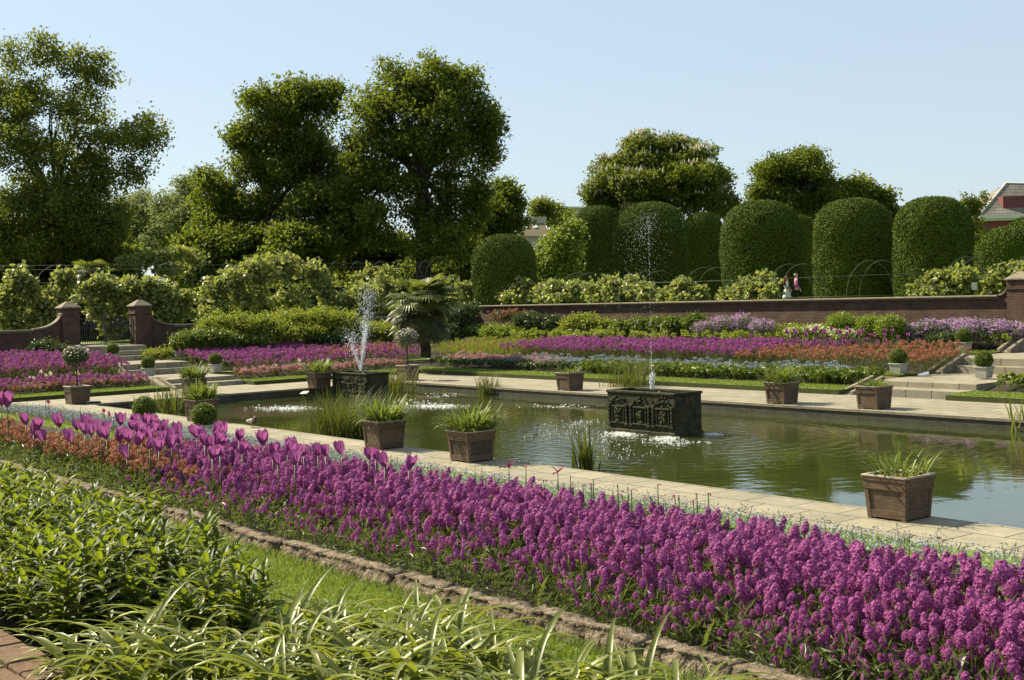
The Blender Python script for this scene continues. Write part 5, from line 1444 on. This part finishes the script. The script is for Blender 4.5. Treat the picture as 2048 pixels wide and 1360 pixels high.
far_bed('far_back_leaves', 'green back border plants under the long wall', [('F', 15.7, 19.5, -66, SX0, 8, 'shrub', 'shrub', .5), ('F', 15.7, 19.5, SX1, -8, 10, 'shrub_dark', 'shrub', .5)], 707, cat='plants', head=(8, .12, .1, .12))
far_bed('left_purple_bed', 'purple wallflower bed left of the gate steps', [('L', 8.9, 14.0, 8, SY0 - .15, 34, 'magenta', 'stemleaf', .72), ('L', 8.9, 14.0, 8, SY0 - .3, 8, 'orange', 'stemleaf', .66), ('L', 14.0, 16.6, 8, SY0 - .2, 20, 'magenta', 'stemleaf', .55), ('L', 6.4, 8.2, 8, SY0 - .3, 22, 'magenta', 'stemleaf', .4), ('L', 6.3, 7.3, 17, SY0 - .2, 26, 'pink', 'stemleaf', .26), ('L', 6.3, 7.3, 10, SY0 - .2, 26, 'orange', 'stemleaf', .26), ('L', 7.3, 8.0, 16, SY0 - .3, 2.2, 'cream', 'stemleaf', .5)], 708, head=BH)
far_bed('right_of_gate_bed', 'purple and apricot wallflower bed right of the gate steps', [('L', 9.5, 14.0, SY1 + .3, ya(640, 12), 34, 'magenta', 'stemleaf', .55), ('L', 9.5, 13.0, ya(640, 12), ya(860, 10), 18, 'magenta', 'stemleaf', .5), ('L', 9.5, 13.0, ya(600, 12), ya(830, 10), 16, 'orange', 'stemleaf', .5), ('L', 8.0, 9.5, ya(455, 9), ya(840, 9), 16, 'magenta', 'stemleaf', .45), ('L', 6.3, 7.6, SY1 + .3, ya(800, 7), 24, 'pink', 'stemleaf', .3), ('L', 6.3, 7.6, SY1 + .3, ya(800, 7), 16, 'orange', 'stemleaf', .3), ('L', 7.2, 7.8, ya(520, 7), ya(640, 7), 3, 'cream', 'stemleaf', .5), ('L', 9.0, 9.6, SY1 + .2, SY1 + 1.6, 30, 'shrub_dark', 'stemleaf', .4)], 709, head=BH)
far_bed('far_bed_right_corner', 'pink flecked flowers right of the far steps', [('F', 9.6, 13.0, SX1 + .5, -14, 14, 'pink', 'stemleaf', .45)], 710)
# far tulips among the orange
for i in range(42):
    r_f = np.random.default_rng(950 + i); px = r_f.uniform(1560, 1830); py = 662 + (px - 1560) * .055 + r_f.normal() * 9
    P = atY(px, py, YF + r_f.uniform(12.2, 14.0)); g = gz(P[0], P[1]); h = min(max(P[2] - g, .5), 1.1)
    s = bpy.data.objects.new('tulip', TSM); COL.objects.link(s); s.location = (P[0], P[1], g); s.scale = (1, 1, h)
    tag(s, 'distant purple tulip above the apricot bed on the far side', 'tulip', 'purple tulips above the far apricot bed')
    f = bpy.data.objects.new('flower_head', TM[i % 7]); COL.objects.link(f); f.parent = s; f.location = (0, 0, .98); f.scale = (1.5, 1.5, 1.5 / h)

# ------------------------------------------------------------------ grass
def grass_on(mb, rg, rect, z, n, L, W):
    x0, x1, y0, y1 = rect
    P = np.stack([rg.uniform(x0, x1, n), rg.uniform(y0, y1, n), np.full(n, z)], 1)
    V, Q = blades(rg, P, rg.uniform(0, 6.28, n), rg.uniform(0, .5, n), rg.uniform(.2, 1.2, n), rg.uniform(.6, 1.2, n) * L, W, 2, .2); mb.add(V, Q)
rg = np.random.default_rng(61); m = MB()
grass_on(m, rg, (-22, -3, YN - 14.65, YN - 13.3), 1.6, 60000, .06, .008)
stuff(m, 'short_grass', M['grass'], 'short bright grass of the strip below the stone kerb', 'grass')
m = MB()
grass_on(m, rg, (-66, SX0, YF + 4.4, YF + 6.3), .18, 26000, .07, .02); grass_on(m, rg, (SX1, -10, YF + 4.4, YF + 6.3), .18, 10000, .07, .02)
grass_on(m, rg, (XL - 6.3, XL - 4.4, 12, SY0), .18, 8000, .07, .02); grass_on(m, rg, (XL - 6.3, XL - 4.4, SY1, 38), .18, 7000, .07, .02)
grass_on(m, rg, (-42, SX0, YF + 8.1, YF + 9.4), .5, 9000, .07, .02); grass_on(m, rg, (-40, SX0, YF + 14.1, YF + 15.6), 1.05, 6000, .08, .02)
grass_on(m, rg, (-42, -15, YN - 7.4, YN - 5.8), .55, 12000, .08, .015)
stuff(m, 'lawn_grass', M['grass'], 'mown grass of the narrow lawn strips round the pond', 'grass')

# ------------------------------------------------------------------ plants nearest the camera
def perennial_mesh(seed):
    rg = np.random.default_rng(seed); m = MB(); ns = rg.integers(6, 9)
    for s in range(ns):
        a = rg.uniform(0, 6.28); lean = rg.uniform(.05, .5); h = rg.uniform(.34, .6)
        b = np.array([math.cos(a) * .08, math.sin(a) * .08, 0]); t = b + np.array([math.cos(a) * lean * h, math.sin(a) * lean * h, h])
        m.tube([b, (b + t) / 2 + [0, 0, .02], t], [.006, .005, .003], 5)
        n = 22; k = np.arange(n); u = .2 + .8 * (k + .5) / n
        P = b + (t - b) * u[:, None]; az = k * 2.4 + rg.normal(size=n) * .2
        V, Q = blades(rg, P, az, np.interp(u, [.2, 1], [1.35, .75]) + rg.normal(size=n) * .18, rg.uniform(.4, 1.2, n), np.interp(u, [.2, .7, 1], [.14, .2, .11]) * rg.uniform(.8, 1.15, n), .04, 4, .3, .2)
        m.add(V, Q)
    return m.mesh('leafy_perennial', M['peren'])
PM = [perennial_mesh(s) for s in range(60, 66)]
rg = np.random.default_rng(66); k = 0
for i in range(820):
    X, Y = rg.uniform(-24, -5.6), rg.uniform(by + .3, YN - 14.25)
    p = np.array([X, Y, gz(X, Y)]); px, py, _ = pix(p + [0, 0, .35])
    top = pix(p + [0, 0, .52])[1]
    lim = 1.0 if top > np.interp(px, [0, 250, 520, 760], [930, 1004, 1150, 1215]) else 0
    if px < -90 or px > 800 or py > 1330 or rg.uniform() > lim * .7: continue
    if px > 150 and py > 1230: continue
    o = bpy.data.objects.new('leafy_perennial', PM[k % 6]); COL.objects.link(o); o.location = p; s = rg.uniform(.85, 1.2); o.scale = (s,) * 3
    o.rotation_euler = (0, 0, rg.uniform(0, 6.28)); k += 1
    tag(o, 'bushy green perennial with long pointed leaves in the bed at the lower left', 'plant', 'leafy perennials at the lower left')
print('perennials', k)
def lily_mesh(seed, n=38):
    rg = np.random.default_rng(seed)
    base = np.stack([rg.normal(size=n) * .07, rg.normal(size=n) * .07, np.zeros(n)], 1); az = rg.uniform(0, 6.28, n)
    V, Q = blades(rg, base, az, rg.uniform(.1, .7, n), rg.uniform(1.3, 2.7, n), rg.uniform(.45, .9, n), rg.uniform(.03, .054, n), 12, .4, .3)
    return MB().add(V, Q, 0, True).mesh('daylily', M['lily'])
LMs = [lily_mesh(s) for s in range(70, 76)]
LILY = [(180, 1350), (260, 1330), (330, 1290), (370, 1345), (440, 1300), (470, 1250), (520, 1340), (560, 1280), (610, 1330), (650, 1255), (700, 1300), (760, 1340), (700, 1235), (800, 1270), (850, 1330), (900, 1260),
        (880, 1205), (940, 1340), (980, 1300), (1040, 1350), (1130, 1352), (1190, 1375), (1320, 1372), (1390, 1380), (420, 1365), (560, 1370), (690, 1370), (830, 1385), (970, 1390), (300, 1375), (1090, 1395), (1250, 1400), (780, 1235), (520, 1400), (640, 1410), (760, 1420), (900, 1430), (1020, 1440), (1130, 1440)]
for i, (px, py) in enumerate(LILY):
    P = at(px, py + 72, 1.68)
    o = bpy.data.objects.new('daylily', LMs[i % 6]); COL.objects.link(o); o.location = (P[0], P[1], gz(P[0], P[1]) - .01 if P[1] < YN - 14 else 1.54); o.rotation_euler = (0, 0, i * 2.1)
    s = .85 + .3 * ((i * 7) % 10) / 10; o.scale = (s,) * 3
    tag(o, 'clump of pale arching strap leaves at the bottom edge in front of the kerb', 'plant', 'strap leaved clumps along the bottom edge')

# ------------------------------------------------------------------ reeds and grasses in the water
def reeds(name, label, px, py, z, n, L, W, th, bend, spread, seed, mat='reed', cat='water plant', soft=0):
    rg = np.random.default_rng(seed); c = at(px, py, z)
    base = np.stack([rg.normal(size=n) * spread, rg.normal(size=n) * spread, np.full(n, -.05)], 1)
    az = np.arctan2(base[:, 1], base[:, 0]) + rg.normal(size=n) * .9
    V, Q = blades(rg, base, az, rg.uniform(0, th, n), rg.uniform(.1, bend, n), rg.uniform(.45, 1.1, n) * L, rg.uniform(.7, 1.2, n) * W, 7, .35)
    m = MB().add(V, Q); o = m.build(name, M[mat]); o.location = tuple(c); return tag(o, label, cat)
reeds('reed_clump', 'big bushy clump of fine reeds in front of the farther fountain tank', 692, 872, -.35, 1700, 1.75, .018, .6, 2.2, .5, 801)
reeds('iris_clump', 'short stiff clump of iris blades at the near pond edge', 1168, 938, -.35, 46, 1.15, .06, .3, .35, .16, 802)
reeds('grass_tuft', 'grassy tuft of reeds standing in the water by the far pond edge', 978, 789, -.35, 190, 1.1, .03, .4, .9, .2, 803)
reeds('iris_clump', 'upright iris blades in the near left pond corner', 345, 824, -.35, 70, 1.25, .05, .3, .4, .3, 804)
reeds('reed_clump', 'arching pale reeds in the near left pond corner beside the box ball', 300, 822, -.35, 70, .95, .04, .5, 1.2, .25, 805, 'strap')
reeds('reed_clump', 'feathery tall grass behind the front fountain tank', 1262, 789, -.35, 420, 1.75, .022, .35, .8, .42, 806)
reeds('reed_clump', 'feathery grass behind the reeded fountain tank', 775, 785, -.35, 500, 1.35, .024, .4, .9, .65, 807)
reeds('iris_clump', 'strap leaved water plant cut by the right picture edge', 2050, 862, -.35, 40, 1.2, .06, .5, .9, .2, 808, 'strap')

# weeds with thin seed stalks leaning over the near paving
rg = np.random.default_rng(67)
m = MB()
for px in (1430, 1490, 1560, 1600, 1650, 1680, 1760, 1800, 1815, 1880, 1930, 1990, 2010, 2035):
    P = on_ground(px, 1050 + (px - 1430) * .13 - rg.uniform(0, 50), rg.uniform(.55, .8), 12.9, 15.4); g = gz(P[0], P[1])
    m.tube([(P[0], P[1], g), (P[0] + .02, P[1], (g + P[2]) / 2), (P[0] + rg.normal() * .06, P[1], P[2])], .006, 4)
    V, Q = clump_leaves(rg, np.array([[P[0], P[1], P[2] - t] for t in (0, .06, .12, .25, .4)]), 5, .03, .06, .014, .3, -.5); m.add(V, Q)
stuff(m, 'weeds', M['silver'], 'thin seeding weed stalks along the near right paving', 'weeds')

# ------------------------------------------------------------------ fountains
def drops(rg, P, r):
    n = len(P); r = np.broadcast_to(r, (n,))[:, None]
    o = np.array([(1, 0, 0), (-1, 0, 0), (0, 1, 0), (0, -1, 0), (0, 0, 3.4), (0, 0, -3.4)])
    V = (P[:, None] + o[None] * r[:, None]).reshape(-1, 3)
    T = np.array([(0, 2, 4), (2, 1, 4), (1, 3, 4), (3, 0, 4), (2, 0, 5), (1, 2, 5), (3, 1, 5), (0, 3, 5)])
    return V, (T[None] + (np.arange(n) * 6)[:, None, None]).reshape(-1, 3)
rg = np.random.default_rng(71)
def jet(name, label, paths, seed):
    rg = np.random.default_rng(seed); m = MB()
    for pts, Y, n, s0, s1, r0 in paths:
        K = np.array([atY(x, y, Y) for x, y in pts]); u = rg.uniform(0, 1, n) ** 1.35
        P = np.stack([np.interp(u, np.linspace(0, 1, len(K)), K[:, a]) for a in range(3)], 1)
        sp = s0 + (s1 - s0) * u ** 1.3
        P = P + rg.normal(size=(n, 3)) * sp[:, None] * np.array([1, 1, .5])
        V, T = drops(rg, P, r0 * rg.uniform(.5, 1.2, n)); m.add(V, T)
    o = m.build(name, M['spray']); tag(o, label, 'fountain', kind='stuff'); return o
jet('fountain_jet', 'tall double water jet rising from the reeded fountain tank', [
    ([(722, 741), (726, 700), (731, 650), (735, 600), (738, 575)], C2[1], 1100, .02, .26, .010),
    ([(722, 741), (728, 690), (732, 650)], C2[1], 700, .012, .07, .011),
    ([(721, 741), (712, 710), (703, 685), (698, 665)], C2[1], 500, .015, .22, .011),
    ([(735, 600), (728, 650), (716, 690), (712, 740)], C2[1], 500, .25, .7, .009)], 72)
jet('fountain_jet', 'thin water jet and falling spray above the front fountain tank', [
    ([(1304, 776), (1302, 700), (1300, 600), (1298, 500), (1296, 432)], C1[1], 330, .008, .02, .0055),
    ([(1304, 776), (1303, 745)], C1[1], 200, .03, .05, .012),
    ([(1297, 432), (1290, 470), (1283, 560), (1277, 680), (1272, 740)], C1[1], 280, .2, .55, .0055),
    ([(1296, 440), (1270, 500), (1258, 600), (1252, 740)], C1[1], 420, .3, .6, .006)], 73)
# bright flecks where the spray lands
m = MB()
for cx_, cy_, rx, ry, n, s in ((580, 816, 70, 5, 500, .04), (880, 812, 60, 4, 460, .04), (835, 806, 60, 8, 100, .04), (1130, 860, 75, 22, 110, .025), (1165, 845, 40, 8, 80, .025), (1250, 905, 80, 14, 70, .025),
                           (1245, 866, 34, 6, 320, .05), (1330, 876, 30, 4, 160, .05), (1425, 868, 22, 3, 90, .05), (1345, 884, 60, 6, 120, .04), (1200, 880, 60, 20, 90, .025), (880, 790, 40, 5, 60, .05), (1120, 812, 60, 4, 60, .05)):
    for _ in range(n):
        a = rg.normal(size=2) * .5; p = at(cx_ + a[0] * rx, cy_ + a[1] * ry, -.343)
        t = rg.uniform(0, 6.28); L = s * rg.uniform(.4, 1.4)
        m.add([p + [L * math.cos(t), L * math.sin(t), 0], p + [-L * .4 * math.sin(t), L * .4 * math.cos(t), .012], p - [L * math.cos(t), L * math.sin(t), 0], p + [L * .4 * math.sin(t), -L * .4 * math.cos(t), .0]], [(0, 1, 2, 3)])
stuff(m, 'splashes', M['spray'], 'bright flecks of falling spray on the pond surface', 'splashes')

# ------------------------------------------------------------------ people and the duck
def skin_mesh(name, verts, edges, radii, mat, parent=None, sub=2, loc=None):
    me = bpy.data.meshes.new(name); me.from_pydata(verts, edges, [])
    o = bpy.data.objects.new(name, me); COL.objects.link(o)
    o.modifiers.new('skin', 'SKIN'); o.modifiers.new('sub', 'SUBSURF').levels = sub
    for v, r in zip(me.skin_vertices[0].data, radii): v.radius = (r, r) if isinstance(r, (int, float)) else r; v.use_root = False
    me.skin_vertices[0].data[0].use_root = True
    dg = bpy.context.evaluated_depsgraph_get(); ev = o.evaluated_get(dg)
    m2 = bpy.data.meshes.new_from_object(ev); o.modifiers.clear(); o.data = m2; m2.materials.clear()
    for q in (mat if isinstance(mat, list) else [mat]): m2.materials.append(q)
    for p in m2.polygons: p.use_smooth = True
    if parent: o.parent = parent
    if loc is not None: o.location = loc
    return o
SKIN = plain('skin', (.52, .3, .21), .55)
def person(label, foot, ht, rz, hair_mat, hair_long, shirt, legs, skirt=False, arm_out=.1, raised=False):
    k = ht / 1.75; root = empty('person', foot, rz); tag(root, label, 'person'); root.scale = (k,) * 3
    v = [(0, 0, .95), (0, 0, 1.12), (0, .0, 1.32), (0, 0, 1.45), (0, 0, 1.53), (0, -.02, 1.62), (0, -.01, 1.71)]
    r = [(.15, .11), (.13, .1), (.155, .105), (.1, .08), .055, (.078, .092), (.07, .08)]
    e = [(i, i + 1) for i in range(6)]
    for s in (-1, 1):
        b = len(v)
        v += [(s * .17, 0, 1.42), (s * (.22 + arm_out), .03, 1.16), (s * (.22 + arm_out) * (.75 if raised else 1.12), -.14 if not raised else -.24, .95 if not raised else 1.4), (s * (.22 + arm_out) * (.6 if raised else 1.15), -.17 if not raised else -.27, .88 if not raised else 1.48)]
        r += [.06, .045, .034, .032]; e += [(3, b), (b, b + 1), (b + 1, b + 2), (b + 2, b + 3)]
        wx, wy, wz = v[b + 3]
        for f in range(5):          # four fingers and a thumb
            c = len(v); dx = (f - 1.5) * .017 if f < 4 else s * -.035
            dz = -.045 if not raised else .045
            v += [(wx + dx, wy - .008, wz + dz * (.6 if f == 4 else 1)), (wx + dx * 1.1, wy - .025, wz + dz * (1.1 if f == 4 else 1.9 + .15 * (f == 1)))]; r += [.011, .008]; e += [(b + 3, c), (c, c + 1)]
        b = len(v)
        v += [(s * .09, 0, .86), (s * .1, -.02, .48), (s * .1, .02, .08), (s * .11, -.14, .03)]; r += [.085, .058, .042, (.04, .028)]
        e += [(0, b), (b, b + 1), (b + 1, b + 2), (b + 2, b + 3)]
    skin_mesh('body', v, e, r, SKIN, root)
    # face
    fm = MB()
    for s in (-1, 1): fm.ball((s * .03, -.095, 1.645), .011, 8)
    fm.build('eyes', M['iron'], root)
    v = [(0, 0, .98), (0, 0, 1.15), (0, 0, 1.32), (0, 0, 1.44)]; r = [(.165, .125), (.15, .118), (.172, .122), (.115, .095)]; e = [(0, 1), (1, 2), (2, 3)]
    for s in (-1, 1):
        b = len(v); q = (.22 + arm_out)
        v += [(s * .17, 0, 1.42), (s * q, .03, 1.16), (s * q * (.78 if raised else 1.1), -.12 if not raised else -.22, .99 if not raised else 1.36)]; r += [.075, .06, .05]; e += [(3, b), (b, b + 1), (b + 1, b + 2)]
    skin_mesh('shirt', v, e, r, shirt, root)
    if skirt:
        m = MB(); m.lathe([(.15, 1.0), (.2, .85), (.24, .62), (.26, .5)], n=18); m.build('skirt', legs, root)
    else:
        v = [(0, 0, .98)]; r = [(.165, .125)]; e = []
        for s in (-1, 1):
            b = len(v); v += [(s * .09, 0, .84), (s * .1, -.02, .48), (s * .1, .015, .1)]; r += [.1, .075, .06]; e += [(0, b), (b, b + 1), (b + 1, b + 2)]
        skin_mesh('trousers', v, e, r, legs, root)
    h = MB(); h.ball((0, .012, 1.69), .105, 14, 0, (.92, 1.02, .9))
    if hair_long: h.tube([(0, .06, 1.7), (0, .1, 1.55), (0, .11, 1.36), (0, .11, 1.22)], [.09, .1, .095, .05], 10)
    h.build('hair', hair_mat, root)
    return root
py_ = 60.0
a = atY(1592, 548, py_); g = 2.9
person('person in a purple top standing by the wall beside someone in a white skirt', (a[0], a[1], g), a[2] - g, 2.4, plain('short fair hair', (.3, .22, .16), .6), False, plain('purple cloth', (.3, .06, .22), .8), plain('black cloth', (.012, .012, .014), .8), False, .1)
b_ = atY(1573, 553, py_ - .2)
person('person with long reddish hair, grey jacket and white skirt above the wall', (b_[0], b_[1], g), b_[2] - g, 2.6, plain('long red brown hair', (.16, .055, .03), .5), True, plain('grey jacket', (.22, .27, .27), .8), plain('white cloth', (.62, .66, .66), .8), True, .06)
def duck():
    p = at(504, 855, 0)
    root = empty('duck', (p[0], p[1], .004), math.radians(20)); tag(root, 'mallard duck preening on the near paving edge', 'duck'); root.scale = (1.05,) * 3
    st = [(-.2, .0, .19, .02, .015), (-.15, 0, .185, .05, .04), (-.05, 0, .19, .085, .075), (.05, 0, .19, .09, .085), (.12, 0, .2, .07, .07), (.155, 0, .235, .048, .05), (.15, .015, .28, .038, .04), (.115, .03, .305, .036, .036), (.07, .035, .3, .034, .032), (.03, .04, .285, .016, .012), (.0, .045, .27, .013, .006)]
    n = 14; V = []
    for i, (x, y, z, w, h) in enumerate(st):
        q = np.array(st)[:, :3]; t = nrm(np.gradient(q, axis=0))[i]; s = nrm(np.cross(t, [0, 0, 1.0])); u = np.cross(s, t)
        for k in range(n):
            a = 2 * math.pi * k / n; V.append(np.array([x, y, z]) + s * w * math.cos(a) + u * h * math.sin(a))
    m = MB(); mat = [0, 0, 0, 1, 1, 2, 2, 2, 3, 3]
    for i in range(len(st) - 1): m.add(V[i * n:(i + 2) * n], [(k, (k + 1) % n, n + (k + 1) % n, n + k) for k in range(n)], mat[i], True)
    m.add(V[:n], [tuple(range(n))]); m.add(V[-n:], [tuple(range(n))[::-1]], 3)
    m.build('body', [plain('grey duck feathers', (.42, .4, .36), .8), plain('brown breast feathers', (.1, .055, .035), .8), plain('dark green head feathers', (.015, .03, .018), .5), plain('yellow bill', (.4, .32, .06), .5)], root)
    for s in (-1, 1):
        w = MB(); w.ball((-.03, s * .075, .2), .11, 12, 0, (1.2, .22, .52)); w.build('wing', plain('pale wing feathers', (.5, .46, .4), .8), root)
        l = MB(); l.tube([(.0, s * .04, .12), (.005, s * .04, .05), (.0, s * .04, .006)], [.014, .009, .01], 6)
        l.add([(-.01, s * .04, .008), (.06, s * .04 - .028, .004), (.068, s * .04, .004), (.06, s * .04 + .028, .004)], [(0, 1, 2, 3)])
        l.build('leg', plain('orange leg', (.5, .2, .05), .6), root)
duck()
